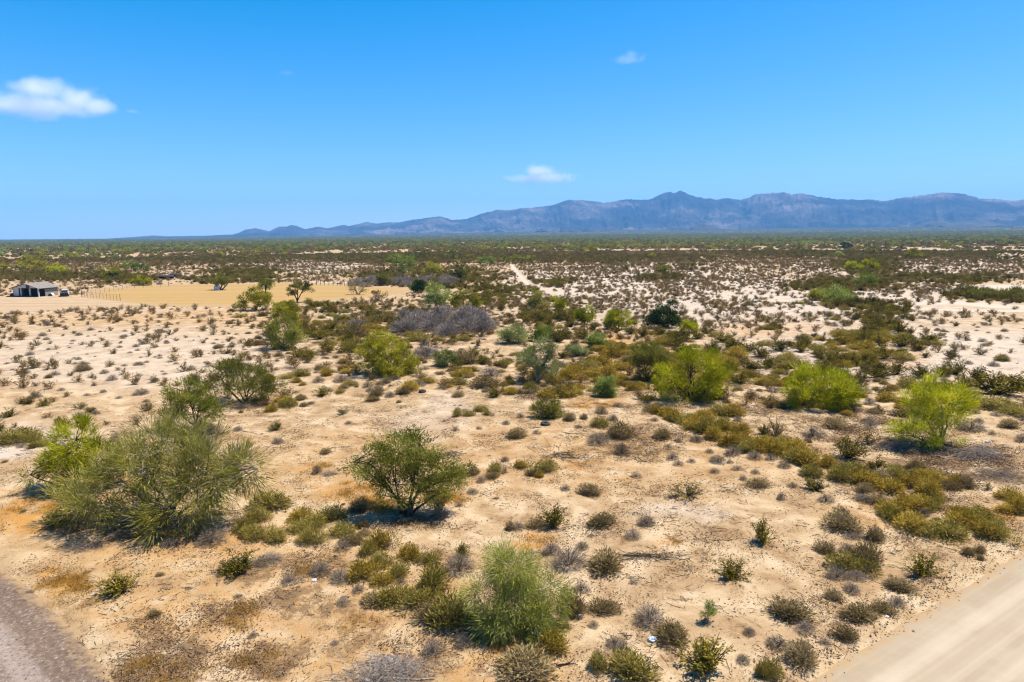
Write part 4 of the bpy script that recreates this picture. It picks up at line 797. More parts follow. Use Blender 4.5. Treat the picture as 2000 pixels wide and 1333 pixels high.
def tank(px, py, wx, hz, label, name='water_tank', mat='tank'):
    p = P3(px, py); o = empty(name, p, R(8), label=label, category='tank'); b = MB()
    th = np.linspace(0, 2 * np.pi, 20, endpoint=False); prof = [(.0, .05), (.98, .05), (1, .15), (1, .80), (.9, .9), (.3, 1.0), (0.0, 1.02)]
    v = np.array([[r * math.cos(t) * wx / 2, r * math.sin(t) * wx / 2, z * hz] for r, z in prof for t in th]); q = grid_faces(len(prof), 20, True)
    b.put(v, np.concatenate([q[:, [0, 1, 2]], q[:, [0, 2, 3]]])); add('shell', b.mesh('shell', M[mat]), o)
    b = MB(); b.box((0, -wx * .02, hz * 1.06), (wx * .3, wx * .3, hz * .1)); add('lid', b.mesh('lid', M['black']), o)
tank(424, 567.5, 1.7, 1.35, 'pale tank in the shade of the dark round field tree')
def hoop():
    p = P3(98, 579); o = empty('calf_hutch', p, R(10), label='small white arched hutch leaning by the tan stable wall', category='hutch'); th = np.linspace(0, np.pi, 13); b = MB()
    for r0, r1, y0, y1 in ((.62, .62, 0, 1.2),):
        v = np.array([[r * math.cos(t), y, r * math.sin(t) * 1.35] for r, y in ((.62, 0), (.62, 1.2), (.54, 1.2), (.54, 0)) for t in th]); q = np.concatenate([grid_faces(4, 13), np.array([[39 + j, 39 + j + 1, j + 1, j] for j in range(12)])])
        b.put(v, np.concatenate([q[:, [0, 1, 2]], q[:, [0, 2, 3]]]))
    add('shell', b.mesh('shell', M['white']), o); b = MB(); b.box((0, 1.1, .3), (1.0, .08, .6)); add('back_panel', b.mesh('back_panel', M['white']), o)
hoop()
def shelter(px, py, wx, label):
    p = P3(px, py); o = empty('shelter', p, R(20), label=label, category='shelter'); b = MB()
    b.prism([(-wx / 2, -1.6, .95), (wx / 2, -1.6, .75), (wx / 2, 1.6, 1.15), (-wx / 2, 1.6, 1.4)], (0, 0, .12)); add('roof', b.mesh('roof', M['darkwood']), o)
    for x in (-wx / 2 + .2, wx / 2 - .2):
        for y in (-1.4, 1.4):
            b = MB(); b.box((x, y, .5), (.14, .14, 1.0)); add('post', b.mesh('post', M['post']), o)
    b = MB(); b.box((0, 1.4, .45), (wx - .5, .08, .85)); add('back_wall', b.mesh('back_wall', M['darkwood']), o)
shelter(324, 545, 5.5, 'low dark roofed shelter beyond the yellow field')
shelter(344, 541, 4.0, 'smaller dark shelter right behind the low roofed one')
def fence(pix, n, h, label, wires=3, thick=.05, endpost=True):
    pl = np.array([G(*p) for p in pix]); s = np.concatenate([[0], np.cumsum(np.linalg.norm(np.diff(pl, axis=0), axis=1))])
    q = np.stack([np.interp(np.linspace(0, s[-1], n), s, pl[:, i]) for i in range(2)], -1); o = empty('fence', (q[0, 0], q[0, 1], 0), label=label, category='fence'); base = Matrix.Translation((-q[0, 0], -q[0, 1], 0))
    zs = H(q[:, 0], q[:, 1])
    for i in range(n):
        b = MB(); k = 2.0 if endpost and i in (0, n - 1) else 1.0
        b.box((q[i, 0], q[i, 1], zs[i] + h * .5 * (1.15 if k > 1 else 1) - .1), (thick * k, thick * k, h * (1.15 if k > 1 else 1) + .2), rz=i * .7); ob = add('post', b.mesh('post', M['post']), o); ob.matrix_parent_inverse = base
    for k in range(wires):
        b = MB(); z = h * (.35 + .6 * k / max(1, wires - 1)); b.tube(np.column_stack([q, zs + z]), .012, 3); ob = add('wire', b.mesh('wire', M['wire']), o); ob.matrix_parent_inverse = base
fence(((160, 580), (185, 583), (212, 585.5), (235, 588)), 13, 1.45, 'wire fence of thin posts right of the pickup')
fence(((160, 580), (200, 573), (250, 565), (330, 560)), 16, 1.3, 'faint wire fence along the back of the yellow field')
fence(((618, 557), (640, 558), (660, 559), (680, 560.5)), 9, 1.7, 'short row of dark posts at the far end of the yellow field', 2, .11, False)
fence(((545, 553), (580, 555), (618, 557)), 6, 1.4, 'sparse post fence behind the leaning tree', 2, .1)
def tyre(px, py, r, tilt, label):
    p = P3(px, py); o = empty('tyre', p + np.array([0, 0, .09]), 0, label=label, category='tyre'); o.rotation_euler = (tilt, .05, .4); b = MB()
    th = np.linspace(0, 2 * np.pi, 33)[:-1]; ph = np.linspace(0, 2 * np.pi, 13)[:-1]
    prof = [(r - .13 + .13 * np.sign(math.cos(a)) * abs(math.cos(a)) ** .6, .11 * np.sign(math.sin(a)) * abs(math.sin(a)) ** .6) for a in ph]
    v = np.array([[R_ * math.cos(t) * (1 + (.015 if i % 2 else 0) * (R_ > r - .05)), R_ * math.sin(t), z] for i, t in enumerate(th) for R_, z in prof]); q = grid_faces(32, 12, False); 
    i = np.arange(32)[:, None]; j = np.arange(12)[None]; q = np.stack([i * 12 + j, ((i + 1) % 32) * 12 + j, ((i + 1) % 32) * 12 + (j + 1) % 12, i * 12 + (j + 1) % 12], -1).reshape(-1, 4)
    b.put(v, np.concatenate([q[:, [0, 1, 2]], q[:, [0, 2, 3]]])); ob = add('casing', b.mesh('casing', M['rubber']), o); TREES.append((label.replace('old black tyre lying', 'the tyre'), p[0], p[1]))
tyre(825, 767, .36, .10, 'old black tyre lying on open sand before the tall olive tree'); TREES[-1] = ('the farther tyre', *TREES[-1][1:])
tyre(1065, 834, .37, .12, 'old black tyre lying in front of the low feathery shrub'); TREES[-1] = ('the nearer tyre', *TREES[-1][1:])
def lump(name, label, cat, px, py, sz, mat, seed, flat=.5):
    p = P3(px, py); rng = rs(seed); b = MB(); n1, n2 = 12, 18; th = np.linspace(0, np.pi, n1)[:, None]; ph = np.linspace(0, 2 * np.pi, n2, endpoint=False)[None]
    rr_ = 1 + (rng.rand(n1, n2) - .5) * .55; v = np.stack([np.sin(th) * np.cos(ph) * rr_, np.sin(th) * np.sin(ph) * rr_ * .8, np.cos(th) * rr_ * flat], -1).reshape(-1, 3) * sz
    q = grid_faces(n1, n2, True); b.put(v, np.concatenate([q[:, [0, 1, 2]], q[:, [0, 2, 3]]])); return add(name, b.mesh(name, M[mat]), loc=p + np.array([0, 0, sz * flat * .7]), label=label, category=cat)
lump('plastic_bag', 'crumpled pale blue plastic bag on the sand at the bottom', 'bag', 1274, 1255, .16, 'bag', 3)
for i, (px, py, s_, lb) in enumerate(((1930, 862, .16, 'white cup lying in the shade right of the tall palo verde'), (1926, 1034, .11, 'white scrap between two bushes by the dirt road'), (858, 687, .14, 'white scrap beside the grey dead shrub in the wash'),
    (520, 1003, .08, 'small white scrap by the lime bush left of the central mesquite'), (614, 1136, .10, 'white scrap in dark litter below the bursage clumps'), (1133, 1208, .09, 'white scrap right of the feathery weeping tree'),
    (1291, 1219, .07, 'tiny white scrap just above the blue plastic bag'), (1452, 886, .08, 'small white scrap under the chain of golden bushes'), (1987, 710, .15, 'white scrap far right among olive creosote'), (1732, 1211, .07, 'white scrap near the berm of the dirt road'),
    (763, 1285, .09, 'white scrap on top of the dead brush pile'), (715, 1322, .07, 'white scrap at the left of the dead brush pile'))):
    lump('litter_scrap', lb, 'litter', px, py, s_, 'scrap', 20 + i, .6)
def saguaro(px, py, h, label, arm):
    p = P3(px, py); o = empty('saguaro', p, 0, label=label, category='cactus'); b = MB(); b.tube(np.array([[0, 0, -.1], [0, 0, h * .4], [0, 0, h * .9], [0, 0, h], [0, 0, h * 1.01]]), np.array([.26, .33, .30, .18, .01]), 9); add('trunk', b.mesh('trunk', M['creo_olive']), o)
    for s in arm:
        b = MB(); b.tube(np.array([[0, 0, h * .45], [s * .7, 0, h * .47], [s * .8, 0, h * .6], [s * .8, 0, h * .78], [s * .8, 0, h * .79]]), np.array([.16, .2, .2, .15, .01]), 8); add('arm', b.mesh('arm', M['creo_olive']), o)
saguaro(1729, 486, 6.8, 'left and taller of two saguaros far across the plain', (1,)); saguaro(1761, 491, 6.2, 'right one of two saguaros far across the plain', (-1, 1))
def sticks(name, label, cat, px, py, wx, wy, hz, n, L, r, mat, seed, fine=0, along=None):
    p = P3(px, py); rng = rs(seed); o = empty(name, p, 0, label=label, category=cat); b = MB()
    for i in range(n):
        c = np.array([rng.normal() * wx * .3, rng.normal() * wy * .3, 0]); q = max(0, 1 - (c[0] / wx * 2) ** 2 - (c[1] / wy * 2) ** 2); c[2] = rng.rand() * hz * q + r
        a = rng.rand() * 6.283 if along is None else along + rng.normal() * .3; l = L * rng.uniform(.4, 1.2); t = np.linspace(-.5, .5, 5)[:, None]
        d = np.array([math.cos(a), math.sin(a), rng.normal() * .12]); pts = c + d * t * l + rng.normal(size=3) * l * .12 * (t ** 2) * 4 + rng.normal(size=(5, 3)) * l * .02; pts[:, 2] = np.maximum(pts[:, 2], r)
        rad = r * rng.uniform(.4, 1.2); b.tube(pts, rad * np.linspace(1, .35, 5), 4, rng.rand())
    add('branches', b.mesh('branches', M[mat]), o)
    if fine:
        b = MB(); P_ = np.stack([rng.normal(size=fine) * wx * .27, rng.normal(size=fine) * wy * .27, rng.rand(fine) ** 1.5 * hz], -1); P_[:, 2] *= np.maximum(.08, 1 - (P_[:, 0] / wx * 1.8) ** 2 - (P_[:, 1] / wy * 1.8) ** 2)
        D_ = norm(rng.normal(size=(fine, 3)) * np.array([1, 1, .35])); b.blades(P_, D_, rng.uniform(.2, .6, fine), .014, rng, rng.rand(fine)); add('twigs', b.mesh('twigs', M[mat]), o, kind='stuff')
    
    if n > 30:
        for s_ in (' on ', ' under ', ' right of ', ' at ', ' beyond ', ' beside ', ' below ', ' around ', ' left '): label = label.split(s_)[0]
        TREES.append(('the ' + label, p[0], p[1]))
sticks('brush_pile', 'large pile of grey dead branches on bottom sand', 'brush pile', 762, 1312, 3.2, 1.9, .55, 190, 1.2, .014, 'deadlight', 5, 1300)
sticks('brush_pile', 'dark heap of snapped branches on the sandy lot', 'brush pile', 1100, 892, 1.9, 1.5, .3, 46, 1.1, .022, 'bark', 6, 160)
sticks('brush_pile', 'heap of grey fallen branches under the tall palo verde', 'brush pile', 1762, 873, 2.8, 1.2, .55, 150, 1.2, .016, 'deadlight', 7, 500)
sticks('brush_pile', 'arching grey dead boughs right of the tall palo verde', 'brush pile', 1912, 893, 2.6, 1.5, .9, 120, 1.7, .018, 'deadlight', 8, 350)
sticks('brush_pile', 'dark mat of dead twigs at the right edge beyond the grey boughs', 'brush pile', 1960, 930, 4.0, 3.0, .25, 160, 1.0, .012, 'dead', 9, 1500)
sticks('brush_pile', 'brown broken branches behind the central mesquite', 'brush pile', 878, 893, 1.6, 1.3, .35, 40, 1.1, .02, 'bark', 10, 200)
sticks('brush_pile', 'grey bare branches hanging at the foot of the sprawling tree', 'brush pile', 380, 1035, 3.0, 1.3, .7, 130, 1.3, .016, 'deadlight', 11, 500)
sticks('brush_pile', 'low fan of grey branches left under the sprawling tree', 'brush pile', 235, 1022, 2.6, 1.2, .35, 80, 1.4, .014, 'deadlight', 12, 300)
sticks('brush_pile', 'flat grey mat of dead stems below the sprawling tree', 'brush pile', 168, 1072, 2.0, .9, .22, 60, .8, .010, 'dead', 13, 600)
sticks('brush_pile', 'dark dead twig heap beside the small tan shrub', 'brush pile', 648, 922, 1.1, .5, .22, 24, .7, .012, 'dead', 14, 200)
sticks('brush_pile', 'dark line of dead branches right of a dark bursage', 'brush pile', 1268, 1092, 2.9, .6, .14, 46, 1.2, .014, 'bark', 15, 350, 0.05)
sticks('brush_pile', 'dead grey boughs beside the tan bush near the road', 'brush pile', 1668, 1048, 1.2, .6, .2, 40, .8, .010, 'dead', 16, 350)
sticks('brush_pile', 'grey dead stems around the creosote left of the feathery tree', 'brush pile', 470, 1108, 1.8, 1.0, .2, 40, .8, .010, 'dead', 17, 500)
for i, (px, py, L_, a, lb) in enumerate(((1330, 885, 2.6, .04, 'long straight fallen branch on the right of the sandy lot'), (1120, 850, 1.9, -.03, 'thin fallen branch near the nearer tyre'), (1052, 840, .9, -.3, 'short curved branch left of the nearer tyre'),
    (1258, 902, .7, -.15, 'short stick below the long fallen branch'), (790, 1324, 2.0, .35, 'bleached bough at the front of the dead brush pile'), (1625, 1090, .6, -.5, 'short dark stick by the tan bush near the road'), (1320, 854, 1.0, .05, 'thin branch behind the long fallen branch'), (1110, 1297, 1.0, .3, 'grey stick at the bottom right of the weeping tree'))):
    sticks('fallen_branch', lb, 'branch', px, py, .05, .05, .03, 2, L_, .028 if i != 4 else .04, 'palebark' if i in (0, 4) else 'bark', 40 + i, 0, a)
# ------------------------------------------------------------------ shrubs that can be told apart in the photograph: kind, x, y of the foot, width, height (pixels)
KINDS = {'o': ('creosote_bush', 'creo_olive', 'dark olive creosote bush', 'creosote bush'), 'p': ('creosote_bush', 'creo_open', 'open stemmed creosote bush', 'creosote bush'), 'b': ('creosote_bush', 'creo_brown', 'dry brown creosote bush', 'creosote bush'),
         'g': ('bursage_clump', 'burs_gold', 'golden bursage clump', 'bursage'), 'l': ('bursage_clump', 'burs_olive', 'olive bursage clump', 'bursage'), 't': ('bursage_clump', 'burs_tan', 'tan bursage clump', 'bursage'),
         'e': ('dead_shrub', 'deadpale', 'mauve grey dead shrub', 'dead shrub'),
        'd': ('dead_shrub', 'dead', 'grey dead shrub', 'dead shrub'), 'q': ('dead_shrub', 'deadlow', 'low grey dead shrub', 'dead shrub')}
EXPL = """t162 727 22 12|p180 741 16 16|t95 741 14 9|d220 745 22 12|p267 747 18 15|d277 771 28 16|b131 776 17 17|o50 790 32 18|o88 795 30 22|p157 800 32 22|o176 806 20 15|o20 816 30 20|b93 817 24 15|o118 830 32 24|d155 817 26 14|b208 829 18 15|p268 828 26 25|b30 836 14 15
l22 868 60 30|l45 860 50 26|l67 864 26 14|l82 874 28 15|l65 877 20 12|q42 876 18 9|o2 844 22 24|o112 1037 54 34|d226 864 24 20|b289 796 26 16|q232 778 12 7|d464 839 22 15|d412 852 64 40|d395 846 40 30
o631 774 32 26|t672 760 17 11|d667 748 35 13|d622 749 25 13|l565 793 42 22|t588 780 22 14|t592 793 15 9|p670 810 34 24|q680 826 13 9|o540 840 34 27|d542 864 24 14|t636 881 20 11|d619 921 20 26|t737 775 28 23|d761 776 24 14|t787 771 24 16|q718 758 26 9|o968 781 34 30|t945 761 50 13|d960 739 50 13
l893 817 19 18|l915 816 20 14|l939 808 23 16|l951 814 14 12|q963 816 10 9|d988 833 18 11|q890 844 14 11|q935 842 13 8|t923 931 22 18|l969 928 30 23|d986 928 12 15|t962 937 22 12|d940 946 20 16|d922 966 22 14|d987 906 16 13
l532 992 66 34|l507 1016 38 32|g585 1016 42 28|l582 1041 40 25|l618 1037 54 28|l645 1018 52 30|t702 1000 40 26|l608 1065 46 34|l668 1050 42 30|t706 1032 28 20|t712 1047 26 16|d860 1016 38 42|l855 982 42 28|q897 991 16 9|t995 1035 18 18|l542 1062 42 26|l507 1057 38 32|q670 1079 38 16|t690 1065 36 20|g735 1077 48 34|l720 1087 40 28|g798 1097 46 32|l745 1112 48 36|l840 1107 38 26|l775 1134 40 30|g707 1137 64 42|g744 1149 38 27|d665 1142 48 26|d625 1127 42 36|q783 1146 22 12|l847 1162 70 52|d897 1130 62 46|o902 1098 34 36|l790 1188 70 40|l755 1187 50 34|l826 1190 52 38|t727 1187 44 26|q668 1186 28 16|q700 1161 28 13|l880 1227 90 60|t850 1215 60 40|d905 1264 42 28|d846 1280 42 32|d522 1107 48 30|q565 1144 38 18
o1082 1036 66 56|t1047 1031 30 22|d1013 1034 24 18|t1175 1032 40 32|d1262 1029 38 28|d1137 1079 26 24|q1237 1057 40 14|d1075 1088 42 28|d1110 1118 64 46|t1183 1119 60 40|q1135 1162 34 16|t1180 1203 48 20|d1268 1231 58 50|q1160 1232 26 12|t1310 1267 54 34|q1200 1272 34 18|t1122 1207 38 44|t1100 1234 32 24|g1077 1277 62 42|l1170 1312 38 34|l1230 1333 78 50|o1375 1338 128 60|d1462 1247 26 20|d1450 1300 28 22|l1490 1330 26 32|o1428 1142 70 60|o1488 1070 58 66|d1010 1294 36 28|t1025 1330 92 48|q1212 1287 42 12
g1017 918 25 21|l1063 924 46 21|t1037 932 22 13|g1052 934 15 15|q1242 934 24 14|t1152 969 34 23|d1105 959 19 14|p1343 979 64 50|d1215 892 34 30|d1170 873 52 14|t1212 860 52 20|t1292 862 32 14|q1312 902 28 14|q1325 913 22 11|q1305 879 16 9|q1350 907 18 7|q1325 870 18 9|d1360 869 28 14|q1386 889 18 10|d1402 909 32 17|q1425 909 15 9|q1440 922 22 11|q1395 927 22 11|q1475 930 20 8|d1452 943 18 12|t1480 957 34 23|d1430 895 36 30|d1475 903 36 17
d1265 805 24 12|g1283 809 36 21|g1305 815 36 23|g1317 827 38 27|l1337 833 38 27|g1350 845 42 25|g1352 830 32 23|l1378 853 52 31|g1395 865 48 29|g1425 875 48 31|g1448 877 42 31|l1462 889 38 25|g1482 887 46 29|g1375 824 42 28|l1408 814 36 29|g1435 814 38 25|g1398 842 48 23|l1412 844 38 27|g1445 848 38 25|d1440 824 20 14|o1493 852 32 34|g1498 870 30 19
d1279 827 20 12|d1175 811 28 14|q1206 798 24 12|d1198 824 20 17|t1115 825 23 17|t1140 822 16 12|q1017 821 16 12|l1172 838 32 27|q1130 840 15 8|t1012 858 32 16|q1047 851 17 9
g1508 887 38 27|l1533 873 38 25|g1550 885 48 29|g1530 898 46 29|l1555 908 46 27|g1578 916 48 33|d1532 919 26 17|q1505 906 28 16|l1587 937 40 26|o1592 965 46 34|q1548 956 21 14|d1525 979 15 17|q1613 984 32 16|l1640 943 42 29|g1680 947 48 33|g1620 917 36 23|l1662 931 48 29|g1700 953 46 29|o1712 924 52 33|l1750 936 38 33|g1738 962 52 31|t1720 938 42 23|g1782 954 38 29|t1788 917 32 21|l1795 930 36 21|g1812 939 46 25|g1812 973 52 42|l1827 981 30 21|g1832 948 36 29|t1855 955 32 23|g1865 946 32 21|t1887 952 30 25|t1688 962 32 15|d1682 982 36 21|t1717 987 36 19|g1790 995 62 31|l1818 998 42 29|g1763 997 46 29|g1730 1004 42 27|l1743 1017 52 31|g1778 1035 58 42|d1802 1008 32 17|l1808 1047 46 29|l1853 1050 62 36|g1890 1033 62 34|l1912 1018 52 28|g1876 1015 42 27|l1945 1055 54 44|g1930 1048 40 36|g1972 977 42 25|g1990 1003 42 30|g1965 1003 38 18
o1655 902 68 60|b1695 872 52 34|t1760 813 32 19|d1698 789 22 15|t1632 836 44 25|d1700 834 26 17|q1697 821 22 10|q1587 856 52 17|p1515 855 42 46|b1735 768 32 19|d1690 768 30 15|q1668 804 32 13|d1905 811 20 13|q1912 826 20 10|t1970 839 34 21|d1895 841 52 22|q1937 849 16 12|d1995 866 20 24|q1945 816 20 10|l1945 804 57 33|l1987 816 42 23|b1908 791 26 21|o1945 777 98 56|o1912 748 60 40|o1985 762 60 44|p1930 957 22 18|t1640 1020 42 30|d1655 1030 36 20|t1648 1037 46 38|t1705 1055 32 32
t1612 1082 40 28|d1655 1082 42 25|t1692 1107 52 46|l1657 1118 56 36|q1700 1121 26 12|d1635 1134 46 20|d1672 1134 38 20|o1800 1135 68 60|d1662 1162 36 24|t1750 1157 48 24|t1627 1174 26 24|d1750 1189 38 22|t1725 1202 32 17|t1678 1217 48 34|t1533 1216 66 42|t1650 1255 34 30|q1575 1243 42 12|d1520 1274 46 20|t1560 1307 66 42|q1610 1266 24 14|l1505 1333 42 40|t1893 1088 19 19|t1913 1082 19 17|t1915 1099 13 12
o238 1172 84 54|d57 1161 20 10|o470 1134 72 48|l490 1054 42 34|l480 1037 42 29|d415 1070 62 18|q330 1072 32 10|o1485 700 44 34|o1462 690 40 30|o1525 690 50 36|g1440 700 40 24|o1410 672 40 28|o1390 690 44 30|g1425 715 44 26|o1465 725 50 36|o1500 720 46 34|l1540 712 44 28|g1400 742 46 24|o1445 750 44 30|o1565 690 44 32|o1600 700 40 28|o1640 745 40 26|o1680 748 44 30|o1715 742 50 34|o1752 735 42 36|o1800 742 48 42|o1842 738 44 36|o1868 735 48 40|l1780 760 40 26|o1885 760 50 38|o1850 770 46 30|l1820 770 44 26
o1320 680 40 28|g1290 676 34 20|b1270 670 36 26|o1245 690 30 22|g1200 700 40 24|g1180 716 44 26|g1212 722 40 22|g1190 735 46 22|b1230 735 40 24|l1150 720 34 22|g1205 750 36 18|g1120 735 44 28|g1110 745 40 30|b1135 752 36 22|g1090 752 28 18|o1100 702 38 24|o1088 672 40 34|o1075 640 36 26|o1065 618 34 22|b1060 608 34 22|o1115 640 34 26|o1120 618 30 24|o1158 648 30 18|o1232 655 36 22|b1258 650 34 22|o1360 665 36 24|o1380 655 34 22
e835 702 54 42|t910 712 40 32|o925 700 34 30|o648 648 44 26|o625 665 40 24|o640 690 46 34|o605 705 40 28|t690 660 44 30|l680 690 40 34|b655 612 36 20|b705 605 34 22|o720 622 36 20|o780 640 40 26|d700 640 40 22|o585 700 36 26|b570 712 34 16|l815 668 36 22|o745 655 28 20"""
SHR = []
for ln in EXPL.replace('\n', '|').split('|'):
    k = ln[0]; px, py, wd, ht = map(float, ln[1:].split()); SHR.append((k, px, py, wd, ht, None))
rng = rs(77)
for i in range(38):                                   # the grey thicket in the middle of the wash
    a, q = rng.rand() * 6.283, rng.rand() ** .5; SHR.append(('e', 870 + 92 * q * math.cos(a), 641 + 24 * q * math.sin(a), rng.uniform(36, 60), rng.uniform(26, 38), 'thicket'))
for i in range(26):                                   # the farther grey band
    SHR.append(('e', rng.uniform(695, 885), rng.uniform(548, 562), rng.uniform(22, 36), rng.uniform(10, 15), 'band'))
WORDS = {1: '', 2: 'second ', 3: 'third ', 4: 'fourth ', 5: 'fifth ', 6: 'sixth ', 7: 'seventh ', 8: 'eighth ', 9: 'ninth '}
items = []
for k, px, py, wd, ht, grp in SHR:
    g = G(px, py); dp = depth_of(g[0], g[1]); dep = math.atan2(CAM_H, math.hypot(*g)); Wm = wd / FPX * dp * (1.28 if k in 'opb' else .98 if k in 'gl' else 1.12)
    Hm = max((ht / FPX * dp - .20 * Wm * math.sin(dep)) / math.cos(dep), Wm * .52) * (.86 if k in 'opb' else 1); back = .30 * Wm
    x, y = g + norm(g) * back; items.append((k, x, y, Wm, Hm, wd, grp))
def place(k, x, y, Wm, Hm, label, group, parts, seed):
    nm, pk, _, cat = KINDS[k]; pr = PR[pk][seed % len(PR[pk])]; rg = random.Random(seed * 13 + 5)
    sc = (Wm * rg.uniform(.82, 1.2), Wm * rg.uniform(.82, 1.2), Hm * rg.uniform(.85, 1.15)); loc = (x, y, float(H(x, y)) - .03 * Hm)
    if parts and pr['parts']:
        o = empty(nm, loc, rg.uniform(0, 6.28), label=label, category=cat, group=group); o.scale = sc
        for pn, me in pr['parts']: add(pn, me, o)
    else:
        o = add(nm, pr['one'], loc=loc, label=label, category=cat); o.scale = sc; o.rotation_euler = (0, 0, rg.uniform(0, 6.28))
        if group: o['group'] = group
    return o
LM = np.array([(a[1], a[2]) for a in TREES])
# ------------------------------------------------------------------ scattered scrub of the plains
D_OLIVE = [(1430, 690, 120, 40, .5), (1560, 690, 90, 30, .5), (1730, 640, 70, 22, .6), (1690, 603, 100, 16, .6), (1930, 582, 90, 12, .6), (1930, 745, 110, 36, .5), (1770, 735, 80, 24, .5), (1650, 722, 110, 28, .55), (1300, 670, 80, 28, .6), (1070, 625, 70, 34, .5), (640, 655, 90, 46, .22), (620, 610, 140, 16, .25), (770, 620, 100, 16, .25), (1640, 560, 120, 14, .5), (1770, 690, 100, 26, .3),
           (830, 545, 160, 22, .3), (960, 575, 70, 24, .55), (460, 545, 110, 10, .45), (480, 532, 90, 8, .4), (230, 545, 90, 8, .5), (1700, 520, 70, 22, .5), (1850, 545, 150, 10, .4), (300, 500, 500, 14, .2), (800, 500, 300, 16, .25), (120, 540, 160, 12, .4), (1150, 505, 300, 10, .2), (1750, 495, 400, 12, .2), (1300, 543, 60, 5, .7), (1080, 553, 60, 6, .6), (900, 700, 120, 30, .25)]
D_MOUND = [(1190, 715, 100, 42, .9), (1130, 750, 50, 16, .7), (1400, 735, 90, 26, .6), (1340, 700, 70, 22, .6), (1500, 735, 70, 24, .5), (1720, 665, 90, 34, .6), (1620, 740, 70, 26, .3), (1100, 745, 50, 22, .4), (700, 650, 160, 46, .25), (1800, 780, 140, 40, .25), (1560, 760, 60, 40, .2), (1000, 720, 100, 40, .25), (620, 760, 160, 40, .12), (870, 760, 120, 20, .15), (1650, 850, 140, 60, .25), (1750, 900, 160, 50, .2), (1480, 800, 120, 40, .3), (1290, 770, 60, 30, .2)]
D_TUFT = [(700, 655, 260, 70, .8), (1130, 715, 180, 70, .9), (1450, 770, 200, 60, .6), (1650, 790, 260, 80, .8), (800, 745, 280, 30, .7), (1800, 870, 220, 50, .5), (1000, 610, 160, 40, .7), (950, 700, 120, 50, .6)]
D_CLEAR = [(480, 578, 340, 20, 1), (650, 572, 150, 14, 1), (60, 595, 200, 15, 1), (210, 588, 120, 12, 1), (1015, 535, 12, 24, .3), (1880, 602, 130, 12, 1), (1955, 562, 75, 10, 1), (1990, 500, 60, 9, .9), (1085, 574, 60, 4, .7), (850, 800, 150, 60, .75), (1500, 980, 300, 90, .8), (700, 860, 200, 40, .7), (100, 560, 110, 8, .8), (630, 552, 90, 3, .7), (380, 540, 80, 5, .6)]
TRK = [((1085, 573), (1300, 581), (1600, 592), (1780, 603), (2000, 608)), ((998, 517), (1028, 553), (1085, 574))]
def inside(poly, x, y):
    r_ = np.zeros(np.shape(x), bool)
    for (ax, ay), (bx, by) in zip(poly, np.roll(poly, -1, 0)):
        with np.errstate(divide='ignore', invalid='ignore'): r_ ^= ((ay > y) != (by > y)) & (x < (bx - ax) * (y - ay) / (by - ay + 1e-12) + ax)
    return r_
def keep_clear(x, y, px, py):
    c = 1 - ell(px, py, D_CLEAR)
    for t_ in TRK: c = c * sstep(1.0, 2.0, np.abs(poly_sd([tuple(G(*p)) for p in t_], x, y)))
    c = c * (road_d(x, y) < -1.0) * (grav_d(x, y) < -.6)
    c = c * ~inside(FIELD, x, y) * ~inside(YARD, x, y); hx, hy = x + 127.5, y - 182; return c * (np.hypot(hx, hy) > 8.5)
def sector(rng, n, r0, r1, half=46):
    a = np.radians(rng.uniform(-half, half, n)); r = np.sqrt(rng.uniform(r0 * r0, r1 * r1, n)); return r * np.sin(a), r * np.cos(a)
SA = lambda r0, r1, half=46: math.radians(2 * half) / 2 * (r1 * r1 - r0 * r0)
pts = {}          # kind -> list of (x, y, w, h)
def emit(kind, x, y, ww, hh): pts.setdefault(kind, []).append(np.stack([x, y, ww, hh], -1))
rng = rs(501)
occ = np.array([(i[1], i[2], i[3]) for i in items])
def scatter(r0, r1, dens):
    n = int(SA(r0, r1) * dens); x, y = sector(rng, n, r0, r1); px, py, dz = proj(x, y, 0.0); k = (px > -160) & (px < 2160)
    x, y, px, py = x[k], y[k], px[k], py[k]; return x, y, px, py
